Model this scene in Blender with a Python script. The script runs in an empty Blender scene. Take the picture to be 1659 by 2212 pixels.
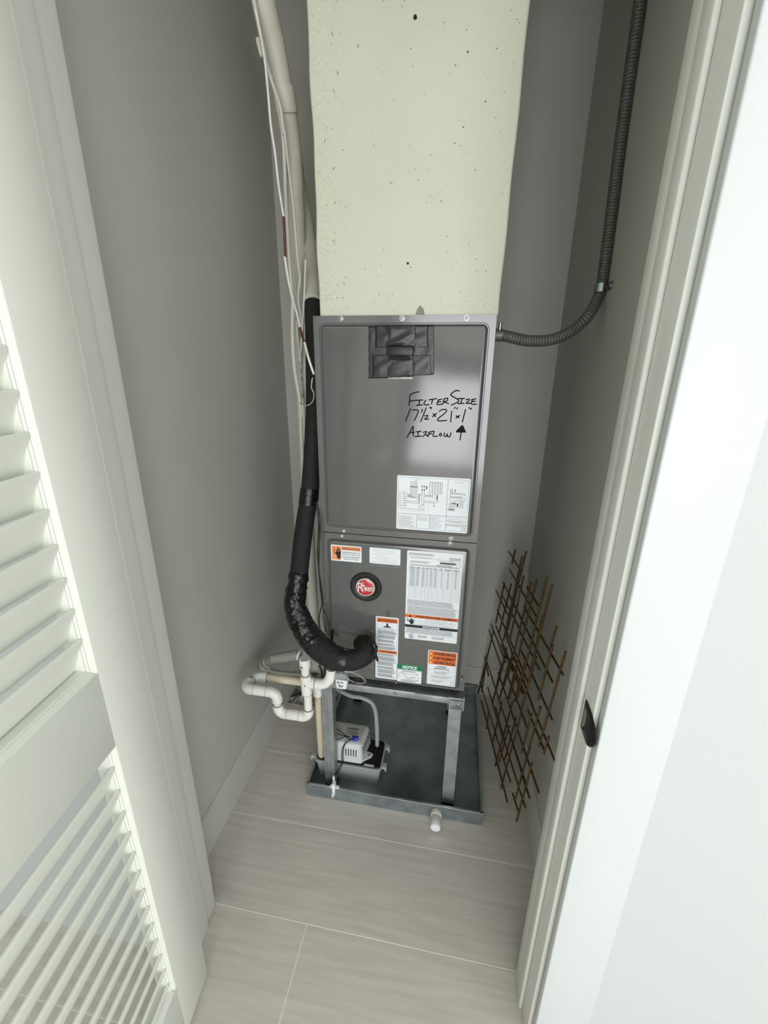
import bpy, bmesh, math, random
from mathutils import Vector, Matrix, noise
random.seed(7)

# ------------------------------------------------------------------ camera
PW, PH, F = 1659.0, 2212.0, 930.7252
CAM = Vector((0.0633, 0.0, 1.517))
tilt, yaw, roll = 0.3298, 0.1683, 0.0112
ct, st, cy, sy, cr, sr = math.cos(tilt), math.sin(tilt), math.cos(yaw), math.sin(yaw), math.cos(roll), math.sin(roll)
M3 = (Matrix(((cr, -sr, 0), (sr, cr, 0), (0, 0, 1))) @ Matrix(((1, 0, 0), (0, ct, -st), (0, st, ct)))
      @ Matrix(((1, 0, 0), (0, 0, -1), (0, 1, 0))) @ Matrix(((cy, sy, 0), (-sy, cy, 0), (0, 0, 1))))
scene = bpy.context.scene
COL = scene.collection
cd = bpy.data.cameras.new('camera')
cam = bpy.data.objects.new('camera', cd)
COL.objects.link(cam)
cd.sensor_fit = 'VERTICAL'
cd.sensor_height = 24.0
cd.sensor_width = 18.0
cd.lens = F / PH * 24.0
cd.clip_start = 0.01
rx, ry, rz = M3[0], M3[1], M3[2]
cam.matrix_world = Matrix(((rx[0], -ry[0], -rz[0], CAM[0]), (rx[1], -ry[1], -rz[1], CAM[1]),
                           (rx[2], -ry[2], -rz[2], CAM[2]), (0, 0, 0, 1)))
scene.camera = cam

# ------------------------------------------------------------------ world, daylight through the room's window, added side fill, exposure
w = bpy.data.worlds.new('world')
scene.world = w
w.use_nodes = True
w.node_tree.nodes['Background'].inputs[0].default_value = (0.80, 0.90, 1.0, 1)
w.node_tree.nodes['Background'].inputs[1].default_value = 0.6


def area(name, loc, rot, sx, sz, power, col):
    l = bpy.data.lights.new(name, 'AREA')
    l.shape = 'RECTANGLE'
    l.size, l.size_y = sx, sz
    l.energy = power
    l.color = col
    o = bpy.data.objects.new(name, l)
    COL.objects.link(o)
    o.location = loc
    o.rotation_euler = rot
    return o


area('window_daylight', (0.95, -3.28, 1.20), (math.radians(90), 0, 0), 3.1, 2.2, 112, (0.965, 0.975, 1.0))
area('side_fill_light', (2.78, -1.35, 1.25), (math.radians(90), 0, math.radians(90)), 2.3, 1.9, 24, (0.95, 0.98, 1.0))  # fill light added to brighten the door face and closet walls
scene.view_settings.view_transform = 'Standard'
scene.view_settings.look = 'None'
scene.view_settings.gamma = 1.0
scene.view_settings.use_curve_mapping = False
scene.view_settings.exposure = 0.06


# ------------------------------------------------------------------ helpers
def ray(u, v):
    return M3.transposed() @ Vector(((u - PW / 2) / F, (v - PH / 2) / F, 1.0))


def ony(u, v, y):
    d = ray(u, v)
    return CAM + d * ((y - CAM.y) / d.y)


def onx(u, v, x):
    d = ray(u, v)
    return CAM + d * ((x - CAM.x) / d.x)


def onz(u, v, z):
    d = ray(u, v)
    return CAM + d * ((z - CAM.z) / d.z)


def S(r, g, b):
    f = lambda c: (c / 255 / 12.92) if c / 255 <= 0.04045 else ((c / 255 + 0.055) / 1.055) ** 2.4
    return (f(r), f(g), f(b), 1.0)


def mat(name, col, rough=0.5, metal=0.0, var=0.0, vscale=8.0, stretch=(1, 1, 1), bump=0.0, bscale=60.0, spec=0.5,
        coat=0.0, col2=None, bdist=0.002, vdetail=4.0):
    m = bpy.data.materials.new(name)
    m.use_nodes = True
    nt = m.node_tree
    b = nt.nodes['Principled BSDF']
    b.inputs['Base Color'].default_value = col
    b.inputs['Roughness'].default_value = rough
    b.inputs['Metallic'].default_value = metal
    b.inputs['Specular IOR Level'].default_value = spec
    b.inputs['Coat Weight'].default_value = coat
    tc = nt.nodes.new('ShaderNodeTexCoord')
    mp = nt.nodes.new('ShaderNodeMapping')
    mp.inputs['Scale'].default_value = stretch
    nt.links.new(tc.outputs['Object'], mp.inputs['Vector'])
    if var or col2:
        n = nt.nodes.new('ShaderNodeTexNoise')
        n.inputs['Scale'].default_value = vscale
        n.inputs['Detail'].default_value = vdetail
        nt.links.new(mp.outputs[0], n.inputs['Vector'])
        cr_ = nt.nodes.new('ShaderNodeValToRGB')
        cr_.color_ramp.elements[0].position = 0.32
        cr_.color_ramp.elements[1].position = 0.68
        c2 = col2 or tuple(min(1, c * (1 + var)) for c in col[:3]) + (1,)
        c1 = col if col2 else tuple(c * (1 - var) for c in col[:3]) + (1,)
        cr_.color_ramp.elements[0].color = c1
        cr_.color_ramp.elements[1].color = c2
        nt.links.new(n.outputs['Fac'], cr_.inputs[0])
        nt.links.new(cr_.outputs[0], b.inputs['Base Color'])
    if bump:
        n2 = nt.nodes.new('ShaderNodeTexNoise')
        n2.inputs['Scale'].default_value = bscale
        n2.inputs['Detail'].default_value = 3
        nt.links.new(mp.outputs[0], n2.inputs['Vector'])
        bp = nt.nodes.new('ShaderNodeBump')
        bp.inputs['Strength'].default_value = bump
        bp.inputs['Distance'].default_value = bdist
        nt.links.new(n2.outputs['Fac'], bp.inputs['Height'])
        nt.links.new(bp.outputs[0], b.inputs['Normal'])
    return m


def tag(o, label=None, cat=None, group=None, kind=None):
    if label: o['label'] = label
    if cat: o['category'] = cat
    if group: o['group'] = group
    if kind: o['kind'] = kind
    return o


def empty(name, loc=(0, 0, 0)):
    o = bpy.data.objects.new(name, None)
    o.empty_display_size = 0.05
    COL.objects.link(o)
    o.location = loc
    return o


def link(name, me, m, parent=None, sharp=35):
    if m is not None:
        me.materials.clear()
        me.materials.append(m)
    if sharp:
        me.polygons.foreach_set('use_smooth', [True] * len(me.polygons))
        me.set_sharp_from_angle(angle=math.radians(sharp))
    o = bpy.data.objects.new(name, me)
    COL.objects.link(o)
    if parent is not None:
        o.parent = parent
        pm = Matrix.Identity(4)
        p = parent
        chain = []
        while p is not None:
            chain.append(p)
            p = p.parent
        for p in reversed(chain):
            pm = pm @ p.matrix_parent_inverse @ p.matrix_basis
        o.matrix_parent_inverse = pm.inverted()
    return o


class MB:
    """collects shapes in world coordinates, then links them as ONE mesh object"""

    def __init__(s):
        s.bm = bmesh.new()

    def box(s, x0, x1, y0, y1, z0, z1, bev=0.0, seg=2):
        vs = [s.bm.verts.new((x, y, z)) for x in (x0, x1) for y in (y0, y1) for z in (z0, z1)]
        fs = [(0, 1, 3, 2), (4, 6, 7, 5), (0, 4, 5, 1), (2, 3, 7, 6), (0, 2, 6, 4), (1, 5, 7, 3)]
        faces = [s.bm.faces.new([vs[i] for i in f]) for f in fs]
        if bev:
            es = list({e for f in faces for e in f.edges})
            bmesh.ops.bevel(s.bm, geom=es, offset=bev, segments=seg, affect='EDGES', profile=0.5)
        return s

    def tube(s, pts, r, seg=14, smooth=6, caps=True, corr=None, closed=False):
        pts = [Vector(p) for p in pts]
        n = len(pts)
        rs = list(r) if isinstance(r, (list, tuple)) else [r] * n
        P, Rr = [], []
        if smooth > 1 and n > 2:
            for i in range(n - 1):
                p0, p1, p2, p3 = pts[max(i - 1, 0)], pts[i], pts[i + 1], pts[min(i + 2, n - 1)]
                for k in range(smooth):
                    t = k / smooth
                    P.append(0.5 * ((2 * p1) + (p2 - p0) * t + (2 * p0 - 5 * p1 + 4 * p2 - p3) * t * t + (3 * p1 - p0 - 3 * p2 + p3) * t ** 3))
                    Rr.append(rs[i] * (1 - t) + rs[i + 1] * t)
            P.append(pts[-1]); Rr.append(rs[-1])
        else:
            P, Rr = pts, rs
        if corr:
            pitch, depth = corr
            L = [0.0]
            for a, b in zip(P, P[1:]): L.append(L[-1] + (b - a).length)
            step = pitch / 4
            Q, Rq = [], []
            j = 0
            k = 0
            while k * step <= L[-1]:
                d = k * step
                while j < len(L) - 2 and L[j + 1] < d: j += 1
                t = (d - L[j]) / max(1e-9, L[j + 1] - L[j])
                Q.append(P[j].lerp(P[j + 1], t))
                Rq.append((Rr[j] * (1 - t) + Rr[j + 1] * t) - (depth if k % 4 == 0 else 0.0 if k % 4 == 2 else depth * .18))
                k += 1
            P, Rr = Q, Rq
        t0 = (P[1] - P[0]).normalized()
        a = Vector((0, 0, 1)) if abs(t0.z) < 0.9 else Vector((1, 0, 0))
        nrm = (a - t0 * a.dot(t0)).normalized()
        rings = []
        for i, p in enumerate(P):
            t = (P[min(i + 1, len(P) - 1)] - P[max(i - 1, 0)])
            if t.length < 1e-9: t = t0
            t = t.normalized()
            nrm = (nrm - t * nrm.dot(t)).normalized()
            bn = t.cross(nrm)
            rings.append([s.bm.verts.new(p + (nrm * math.cos(q) + bn * math.sin(q)) * Rr[i]) for q in [2 * math.pi * k / seg for k in range(seg)]])
        for A, B in zip(rings, rings[1:]):
            for k in range(seg):
                s.bm.faces.new((A[k], A[(k + 1) % seg], B[(k + 1) % seg], B[k]))
        if caps:
            s.bm.faces.new(list(reversed(rings[0])))
            s.bm.faces.new(rings[-1])
        return s

    def cyl(s, a, b, r, seg=20, r2=None):
        return s.tube([a, b], [r, r if r2 is None else r2], seg=seg, smooth=1)

    def lathe(s, a, axis, prof, seg=24):
        """prof: list of (distance along axis, radius)"""
        a, axis = Vector(a), Vector(axis).normalized()
        return s.tube_profile([(a + axis * d, r) for d, r in prof], axis, seg)

    def tube_profile(s, pr, axis, seg):
        h = Vector((0, 0, 1)) if abs(axis.z) < 0.9 else Vector((1, 0, 0))
        n = (h - axis * h.dot(axis)).normalized()
        b = axis.cross(n)
        rings = [[s.bm.verts.new(p + (n * math.cos(2 * math.pi * k / seg) + b * math.sin(2 * math.pi * k / seg)) * max(r, 1e-5)) for k in range(seg)] for p, r in pr]
        for A, B in zip(rings, rings[1:]):
            for k in range(seg): s.bm.faces.new((A[k], A[(k + 1) % seg], B[(k + 1) % seg], B[k]))
        s.bm.faces.new(list(reversed(rings[0])))
        s.bm.faces.new(rings[-1])
        return s

    def prism(s, poly, axis, d0, d1):
        """poly: 2-D outline; axis 'x','y','z': extrusion axis. coordinates are the two others in xyz order"""
        def P(a, b, d):
            return {'x': (d, a, b), 'y': (a, d, b), 'z': (a, b, d)}[axis]
        A = [s.bm.verts.new(P(a, b, d0)) for a, b in poly]
        B = [s.bm.verts.new(P(a, b, d1)) for a, b in poly]
        s.bm.faces.new(A)
        s.bm.faces.new(list(reversed(B)))
        n = len(poly)
        for i in range(n): s.bm.faces.new((A[i], B[i], B[(i + 1) % n], A[(i + 1) % n]))
        return s

    def build(s, name, m, parent=None, sharp=35, bev=0.0):
        bmesh.ops.recalc_face_normals(s.bm, faces=s.bm.faces[:])
        me = bpy.data.meshes.new(name)
        s.bm.to_mesh(me)
        s.bm.free()
        o = link(name, me, m, parent, sharp)
        if bev:
            b = o.modifiers.new('bevel', 'BEVEL')
            b.width = bev
            b.segments = 2
            b.limit_method = 'ANGLE'
            b.angle_limit = math.radians(40)
        return o


def rrect(x0, x1, z0, z1, r, seg=6):
    pts = []
    for cx, cz, a0 in ((x1 - r, z1 - r, 0), (x0 + r, z1 - r, 90), (x0 + r, z0 + r, 180), (x1 - r, z0 + r, 270)):
        for k in range(seg + 1):
            a = math.radians(a0 + 90 * k / seg)
            pts.append((cx + r * math.cos(a), cz + r * math.sin(a)))
    return pts


def grid_mesh(nx, nz, fn):
    vs = [fn(i / nx, j / nz) for j in range(nz + 1) for i in range(nx + 1)]
    fs = [(j * (nx + 1) + i, j * (nx + 1) + i + 1, (j + 1) * (nx + 1) + i + 1, (j + 1) * (nx + 1) + i) for j in range(nz) for i in range(nx)]
    me = bpy.data.meshes.new('grid')
    me.from_pydata(vs, [], fs)
    me.update()
    return me


_tx = {}


def text_polys(s, bold=0.0):
    """outline mesh of a text in the built-in font: (verts2d, faces, bbox)"""
    key = (s, bold)
    if key not in _tx:
        c = bpy.data.curves.new('t', 'FONT')
        c.body = s
        c.size = 1
        c.offset = bold
        c.resolution_u = 3
        o = bpy.data.objects.new('t', c)
        COL.objects.link(o)
        dg = bpy.context.evaluated_depsgraph_get()
        me = bpy.data.meshes.new_from_object(o.evaluated_get(dg))
        vs = [(v.co.x, v.co.y) for v in me.vertices]
        fs = [tuple(p.vertices) for p in me.polygons]
        bpy.data.objects.remove(o)
        bpy.data.curves.remove(c)
        bpy.data.meshes.remove(me)
        xs = [a for a, b in vs]; zs = [b for a, b in vs]
        _tx[key] = (vs, fs, (min(xs), max(xs), min(zs), max(zs)))
    return _tx[key]


# ------------------------------------------------------------------ materials
m_wall = mat('closet_wall_paint', S(198, 197, 188), 0.55, bump=0.12, bscale=220, bdist=0.0006, var=0.02, vscale=3)
m_room = mat('room_wall_paint', S(196, 200, 198), 0.6, bump=0.1, bscale=260, bdist=0.0006)
m_trim = mat('white_trim_paint', S(226, 227, 219), 0.38, bump=0.1, bscale=40, bdist=0.001)
m_case = mat('casing_paint', S(208, 212, 211), 0.4, bump=0.1, bscale=260, bdist=0.0004)
m_door = mat('door_paint', S(234, 236, 225), 0.36, bump=0.08, bscale=90, bdist=0.0006)
m_base = mat('baseboard_paint', S(205, 205, 197), 0.45)
m_ceil = mat('ceiling_paint', S(235, 236, 230), 0.7)
m_grout = mat('grout', S(240, 238, 230), 0.8)
m_tile = mat('stone_look_tile', S(204, 198, 188), 0.36, col2=S(219, 213, 203), vscale=5, stretch=(1.0, 13, 13), bump=0.06, bscale=40, bdist=0.0008, vdetail=8)
m_duct = mat('plenum_coating', S(222, 223, 203), 0.6)
m_hand = mat('grey_cabinet_paint', S(108, 108, 107), 0.15, metal=0.3, bump=0.05, bscale=4, bdist=0.01, spec=0.6)
m_handside = mat('galvanized_cabinet_side', S(120, 120, 118), 0.35, metal=0.6)
m_galv = mat('galvanized_steel', S(176, 180, 182), 0.42, metal=0.75, var=0.22, vscale=22, bump=0.05, bscale=120)
m_pan = mat('pan_steel', S(140, 148, 148), 0.3, metal=0.4, var=0.3, vscale=7, bump=0.03, bscale=40)
m_panside = mat('pan_wall_steel', S(146, 156, 160), 0.4, metal=0.7, var=0.25, vscale=18)
m_steel = mat('screw_steel', S(175, 175, 173), 0.3, metal=1.0)
m_dark = mat('dark_gap', S(22, 22, 22), 0.8)
m_pvc = mat('white_pvc', S(238, 238, 229), 0.32, var=0.05, vscale=30)
m_pvcold = mat('yellowed_pvc', S(214, 204, 180), 0.4, var=0.12, vscale=14, stretch=(1, 1, 1))
m_pvcgrey = mat('painted_pvc', S(160, 160, 151), 0.5)
m_seam = mat('pvc_joint_grime', S(158, 153, 140), 0.7)
m_foam = mat('black_foam', S(21, 21, 22), 0.8, var=0.35, vscale=60, bump=0.6, bscale=170, bdist=0.003)
m_vinyl = mat('black_vinyl_tape', S(14, 14, 15), 0.3, bump=0.5, bscale=80, bdist=0.003, stretch=(1, 1, 2.2))
m_tape = mat('black_duct_tape', S(30, 30, 33), 0.32, bump=0.25, bscale=38, bdist=0.002)
m_black = mat('black_plastic', S(16, 16, 17), 0.4)
m_lid = mat('black_lid_plastic', S(12, 12, 12), 0.5)
m_bwire = mat('black_wire', S(20, 20, 20), 0.5)
m_pump = mat('pump_housing_plastic', S(214, 216, 214), 0.4)
m_tank = mat('pump_tank_plastic', S(178, 182, 180), 0.45)
m_blue = mat('blue_plastic', S(28, 44, 170), 0.4)
m_paintpipe = mat('wall_painted_foam', S(216, 213, 198), 0.55, var=0.05, vscale=12, bump=0.25, bscale=40)
m_cable = mat('painted_cable', S(210, 208, 195), 0.5)
m_whitewire = mat('white_wire', S(236, 234, 226), 0.35, var=0.06, vscale=60)
m_redwire = mat('red_brown_wire', S(104, 58, 44), 0.55)
m_speck = mat('speckled_cable', S(96, 84, 72), 0.6, col2=S(196, 192, 180), vscale=90)
m_silverwire = mat('silver_wire', S(205, 200, 190), 0.3, metal=0.5)
m_conduit = mat('grey_conduit', S(104, 104, 100), 0.42, metal=0.35, var=0.12, vscale=40)
m_zinc = mat('zinc_strap', S(168, 182, 182), 0.3, metal=0.9)
m_gold = mat('antique_gold_rod', S(124, 99, 64), 0.3, metal=0.85, var=0.25, vscale=14)
m_paper = mat('label_paper', S(232, 237, 240), 0.5)
m_ink = mat('black_ink', S(22, 22, 24), 0.6)
m_greyink = mat('grey_print', S(70, 72, 76), 0.6)
m_tabink = mat('light_grey_print', S(160, 163, 168), 0.6)
m_orange = mat('orange_print', S(226, 112, 44), 0.5)
m_orange2 = mat('pale_orange_print', S(236, 150, 92), 0.5)
m_green = mat('green_print', S(10, 122, 78), 0.5)
m_yellow = mat('yellow_print', S(244, 206, 96), 0.5)
m_white = mat('white_plastic', S(238, 240, 240), 0.4)
m_red = mat('red_enamel', S(186, 22, 30), 0.16, coat=0.6, spec=0.8)
m_chrome = mat('chrome_rim', S(236, 232, 228), 0.15, metal=0.7)
m_marker = mat('marker_ink', S(12, 10, 14), 0.6, spec=0.15)
m_rubble = mat('mortar_rubble', S(34, 33, 31), 0.9, col2=S(212, 212, 206), vscale=26)
m_plate = mat('black_strike_metal', S(18, 18, 18), 0.35, metal=0.3)
m_hole = mat('bare_wood', S(150, 134, 116), 0.8)
m_clear = mat('clear_vinyl', S(190, 198, 200), 0.2)
b_ = m_clear.node_tree.nodes['Principled BSDF']
b_.inputs['Transmission Weight'].default_value = 0.35
b_.inputs['IOR'].default_value = 1.3

# plenum coating: fine dark pinholes and wrinkles
nt = m_duct.node_tree
b_ = nt.nodes['Principled BSDF']
tc = nt.nodes.new('ShaderNodeTexCoord')
vor = nt.nodes.new('ShaderNodeTexVoronoi')
vor.inputs['Scale'].default_value = 46
vor.inputs['Randomness'].default_value = 1
nwarp = nt.nodes.new('ShaderNodeTexNoise'); nwarp.inputs['Scale'].default_value = 60; nwarp.inputs['Detail'].default_value = 3
mixv = nt.nodes.new('ShaderNodeMix'); mixv.data_type = 'VECTOR'; mixv.inputs[0].default_value = 0.022
nt.links.new(tc.outputs['Object'], mixv.inputs[4]); nt.links.new(nwarp.outputs['Color'], mixv.inputs[5])
nt.links.new(tc.outputs['Object'], nwarp.inputs['Vector'])
nt.links.new(mixv.outputs[1], vor.inputs['Vector'])
sel = nt.nodes.new('ShaderNodeSeparateColor')
nt.links.new(vor.outputs['Color'], sel.inputs[0])
siz = nt.nodes.new('ShaderNodeMapRange')
siz.inputs[1].default_value = 0.5; siz.inputs[2].default_value = 1.0; siz.inputs[3].default_value = 0.0; siz.inputs[4].default_value = 0.09
nt.links.new(sel.outputs[0], siz.inputs[0])
lt = nt.nodes.new('ShaderNodeMath'); lt.operation = 'LESS_THAN'
nt.links.new(vor.outputs['Distance'], lt.inputs[0]); nt.links.new(siz.outputs[0], lt.inputs[1])
ncol = nt.nodes.new('ShaderNodeTexNoise'); ncol.inputs['Scale'].default_value = 5; ncol.inputs['Detail'].default_value = 5
nt.links.new(tc.outputs['Object'], ncol.inputs['Vector'])
rmp = nt.nodes.new('ShaderNodeValToRGB')
rmp.color_ramp.elements[0].color = S(204, 205, 184); rmp.color_ramp.elements[1].color = S(216, 217, 198)
nt.links.new(ncol.outputs['Fac'], rmp.inputs[0])
mx = nt.nodes.new('ShaderNodeMix'); mx.data_type = 'RGBA'
mx.inputs[7].default_value = S(92, 90, 72)
nt.links.new(lt.outputs[0], mx.inputs[0]); nt.links.new(rmp.outputs[0], mx.inputs[6])
nt.links.new(mx.outputs[2], b_.inputs['Base Color'])
nb = nt.nodes.new('ShaderNodeTexNoise'); nb.inputs['Scale'].default_value = 26; nb.inputs['Detail'].default_value = 6
nt.links.new(tc.outputs['Object'], nb.inputs['Vector'])
sub = nt.nodes.new('ShaderNodeMath'); sub.operation = 'SUBTRACT'
nt.links.new(nb.outputs['Fac'], sub.inputs[0]); nt.links.new(lt.outputs[0], sub.inputs[1])
bp = nt.nodes.new('ShaderNodeBump'); bp.inputs['Strength'].default_value = 0.35; bp.inputs['Distance'].default_value = 0.003
nt.links.new(sub.outputs[0], bp.inputs['Height']); nt.links.new(bp.outputs[0], b_.inputs['Normal'])

# ------------------------------------------------------------------ the setting
XL, XR, YB = -0.658, 0.402, 1.770          # closet wall faces
YF0, YF1 = 0.612, 0.739                    # front wall (room face, closet face)
JL, JR = -0.5535, 0.3132                   # jamb faces
CEIL = 2.75
RXL, RXR, RYB = -2.1, 2.7, -3.2


def struct(name, mb, m, label=None, cat=None, sharp=35, bev=0.0):
    o = mb.build(name, m, None, sharp, bev)
    return tag(o, label, cat, None, 'structure')


floor = struct('floor', MB().box(RXL - .1, RXR + .1, RYB - .1, YB + .1, -0.10, -0.0006), m_grout,
               'pale grey stone-look tile floor with light grout lines', 'floor')
TY0, TD, TL = 0.7369, 0.2661, 1.2
G = 0.0015


def tile(x0, x1, y0, y1):
    MB().box(x0 + G, x1 - G, y0 + G, y1 - G, -0.0034, 0.0, 0.0003, 1).build('floor_tile', m_tile, floor)


for k in range(-15, 4):
    y0, y1 = TY0 + TD * k, TY0 + TD * (k + 1)
    if k == -1:
        off = -0.272
    elif k >= 0:
        off = None
    else:
        off = 0.43 - 0.4 * ((k + 15) % 3)
    if off is None:
        if k == 2 or k == 3:
            ye = min(y1, YB)
            tile(-0.42, 0.41, y0, ye)
            if k == 2: tile(-0.67, -0.42, y0, 1.53)
        else:
            tile(-0.67, 0.41, y0, y1)
            if k == 0: pass
    else:
        x = off
        while x > RXL: x -= TL
        while x < RXR:
            tile(max(x, RXL), min(x + TL, RXR), max(y0, RYB), y1)
            x += TL

struct('wall_back', MB().box(XL - .1, XR + .1, YB, YB + .1, 0, CEIL), m_wall, 'plain grey-beige closet wall behind the air handler', 'wall')
struct('wall_left', MB().box(XL - .1, XL, YF1, YB, 0, CEIL), m_wall, 'plain grey-beige closet wall beside the pipes', 'wall')
struct('wall_right', MB().box(XR, XR + .1, YF1, YB, 0, CEIL), m_wall, 'plain grey-beige closet wall carrying the conduit', 'wall')
fw = MB()
fw.box(RXL, JL - .0195, YF0, YF1, 0, CEIL)
fw.box(JR + .0195, RXR, YF0, YF1, 0, CEIL)
fw.box(JL - .0195, JR + .0195, YF0, YF1, 2.4445, CEIL)
struct('wall_front', fw, m_room, 'white room wall around the closet doorway', 'wall')
struct('wall_room_left', MB().box(RXL - .1, RXL, RYB - .1, YF1, 0, CEIL), m_room, 'plain white room wall opposite the added side fill', 'wall')
rr = MB()
SY0, SY1, SZ0, SZ1 = -2.55, -.15, .25, 2.25
rr.box(RXR, RXR + .1, RYB - .1, SY0, 0, CEIL); rr.box(RXR, RXR + .1, SY1, YF1, 0, CEIL)
rr.box(RXR, RXR + .1, SY0, SY1, 0, SZ0); rr.box(RXR, RXR + .1, SY0, SY1, SZ1, CEIL)
struct('wall_room_right', rr, m_room, 'plain white room wall far beside the doorway', 'wall')
rb = MB()
WX0, WX1, WZ0, WZ1 = -0.65, 2.55, 0.06, 2.32
rb.box(RXL, WX0, RYB - .1, RYB, 0, CEIL); rb.box(WX1, RXR, RYB - .1, RYB, 0, CEIL)
rb.box(WX0, WX1, RYB - .1, RYB, WZ1, CEIL); rb.box(WX0, WX1, RYB - .1, RYB, 0, WZ0)
struct('wall_room_back', rb, m_room, 'white room wall around the sliding window', 'wall')
wf = MB()
for a, b in ((WX0, WX0 + .05), (.92, .98), (WX1 - .05, WX1)): wf.box(a, b, RYB - .06, RYB, WZ0, WZ1)
wf.box(WX0, WX1, RYB - .06, RYB, WZ0, WZ0 + .05); wf.box(WX0, WX1, RYB - .06, RYB, WZ1 - .05, WZ1)
struct('window_1', wf, m_trim, 'white framed sliding window lighting the room', 'window')
w2 = MB()
for a, b in ((SY0, SY0 + .05), (-1.38, -1.32), (SY1 - .05, SY1)): w2.box(RXR, RXR + .06, a, b, SZ0, SZ1)
w2.box(RXR, RXR + .06, SY0, SY1, SZ0, SZ0 + .05); w2.box(RXR, RXR + .06, SY0, SY1, SZ1 - .05, SZ1)
struct('fill_window', w2, m_trim, 'white frame of an unseen side window added for fill light', 'window')  # invented side window, there only to frame the added fill
struct('ceiling', MB().box(RXL - .1, RXR + .1, RYB - .1, YB + .1, CEIL, CEIL + .1), m_ceil, 'plain white ceiling above room and closet', 'ceiling')

BBH = 0.149


def baseboard(name, poly, axis, d0, d1, label):
    struct(name, MB().prism(poly, axis, d0, d1), m_base, label, 'baseboard')


bprof = lambda f, d: [(f - d * .011, 0), (f, 0), (f, BBH - .006), (f - d * .006, BBH), (f - d * .011, BBH)]
baseboard('baseboard_left', bprof(-.647, 1), 'y', YF1, YB, 'flat painted baseboard under the pipe-side closet wall')
baseboard('baseboard_right', bprof(.391, -1), 'y', YF1, YB, 'flat painted baseboard under the conduit-side closet wall')
baseboard('baseboard_back', [(YB, 0), (YB - .011, 0), (YB - .011, BBH - .006), (YB - .006, BBH), (YB, BBH)], 'x', -.647, .391,
          'flat painted baseboard behind the drain pan')

# door frame: jambs, stops and casings
HZ = 2.425
YJ0 = 0.6175
t1 = empty('trim_1', (JL, YF1, 0)); tag(t1, 'white painted door jamb on the hinge side with thin door stop', 'door frame', kind='structure')
MB().box(JL - .0195, JL, YJ0 - .002, .7325, 0, HZ + .0195, .0015).build('jamb', m_trim, t1)
MB().box(JL, JL + .0105, .645, .6835, 0, HZ, .002).build('door_stop', m_trim, t1)
MB().box(JL - .0195, JL - .0045, .7325, .742, 0, HZ + .0195, .002).build('corner_bead', m_trim, t1)
MB().box(JL - .108, JL - .007, .5946, YF0, 0, HZ + .11, .004).build('casing', m_case, t1)
t2 = empty('trim_2', (JR, YF1, 0)); tag(t2, 'white painted door jamb on the latch side with stop and wide casing', 'door frame', kind='structure')
MB().box(JR, JR + .0195, YJ0, .737, 0, HZ + .0195, .003).build('jamb', m_trim, t2)
MB().box(JR - .0088, JR, .667, .702, 0, HZ, .0035, 3).build('door_stop', m_trim, t2)
MB().box(JR - .0072, JR, .702, .7385, 0, HZ, .002).build('corner_bead', m_trim, t2)
MB().box(JR + .0075, JR + .114, .5946, YF0, 0, HZ + .11, .003, 3).build('casing', m_case, t2)
t3 = empty('trim_3', ((JL + JR) / 2, YF1, HZ)); tag(t3, 'white painted head jamb across the top of the doorway', 'door frame', kind='structure')
MB().box(JL, JR, YJ0, .737, HZ, HZ + .0195, .002).build('jamb', m_trim, t3)
MB().box(JL - .007, JR + .0075, .5946, YF0, HZ + .007, HZ + .11, .003).build('casing', m_case, t3)

# strike plate in the latch-side jamb
sp = empty('strike_plate', (JR, .63, .948)); tag(sp, 'black metal strike plate with rounded lip on the white latch-side jamb', 'strike plate')
zc, zh = .9415, .0295
def spx(y): return JR - .0018 + (max(0, .616 - y) / .023) ** 2 * .0045
V, Fc = [], []
n_ = 16
for i in range(n_ + 1):
    y = .654 - (.654 - .5925) * i / n_
    hh = zh if y > .622 else zh * math.sqrt(max(0.02, 1 - ((.622 - y) / .0302) ** 2))
    for k in range(5): V.append((spx(y), y, zc - hh + 2 * hh * k / 4))
for i in range(n_):
    for k in range(4):
        q = i * 5 + k; Fc.append((q, q + 1, q + 6, q + 5))
me = bpy.data.meshes.new('plate'); me.from_pydata(V, [], Fc); me.update()
o = link('plate', me, m_plate, sp, 60); so = o.modifiers.new('solid', 'SOLIDIFY'); so.thickness = .0016; so.offset = 0
MB().prism([(.6425 + .0065 * math.cos(a_ * .5236), zc + .0185 * math.sin(a_ * .5236)) for a_ in range(12)], 'x', JR - .0030, JR - .0024).build('latch_hole', m_hole, sp)
for dz in (-.0235, .0235): MB().lathe((JR - .0024, .6425, zc + dz), (-1, 0, 0), [(0, .0032), (.0008, .0026)], 12).build('screw', m_black, sp)

# louvered door, swung open
DA = -0.1061
door = empty('door_1', (-.4891, .5872, .012))
door.rotation_euler = (0, 0, math.atan2(-math.cos(DA), -math.sin(DA)))
tag(door, 'white louvered wooden door standing open beside the closet', 'door', kind='structure')
bpy.context.view_layer.update()


def dpart(mb, name, m=m_door, parent=None):
    bmesh.ops.recalc_face_normals(mb.bm, faces=mb.bm.faces[:])
    me = bpy.data.meshes.new(name)
    mb.bm.to_mesh(me); mb.bm.free()
    me.materials.append(m)
    me.polygons.foreach_set('use_smooth', [True] * len(me.polygons))
    me.set_sharp_from_angle(angle=math.radians(35))
    o = bpy.data.objects.new(name, me); COL.objects.link(o)
    o.parent = parent or door
    return o


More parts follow.
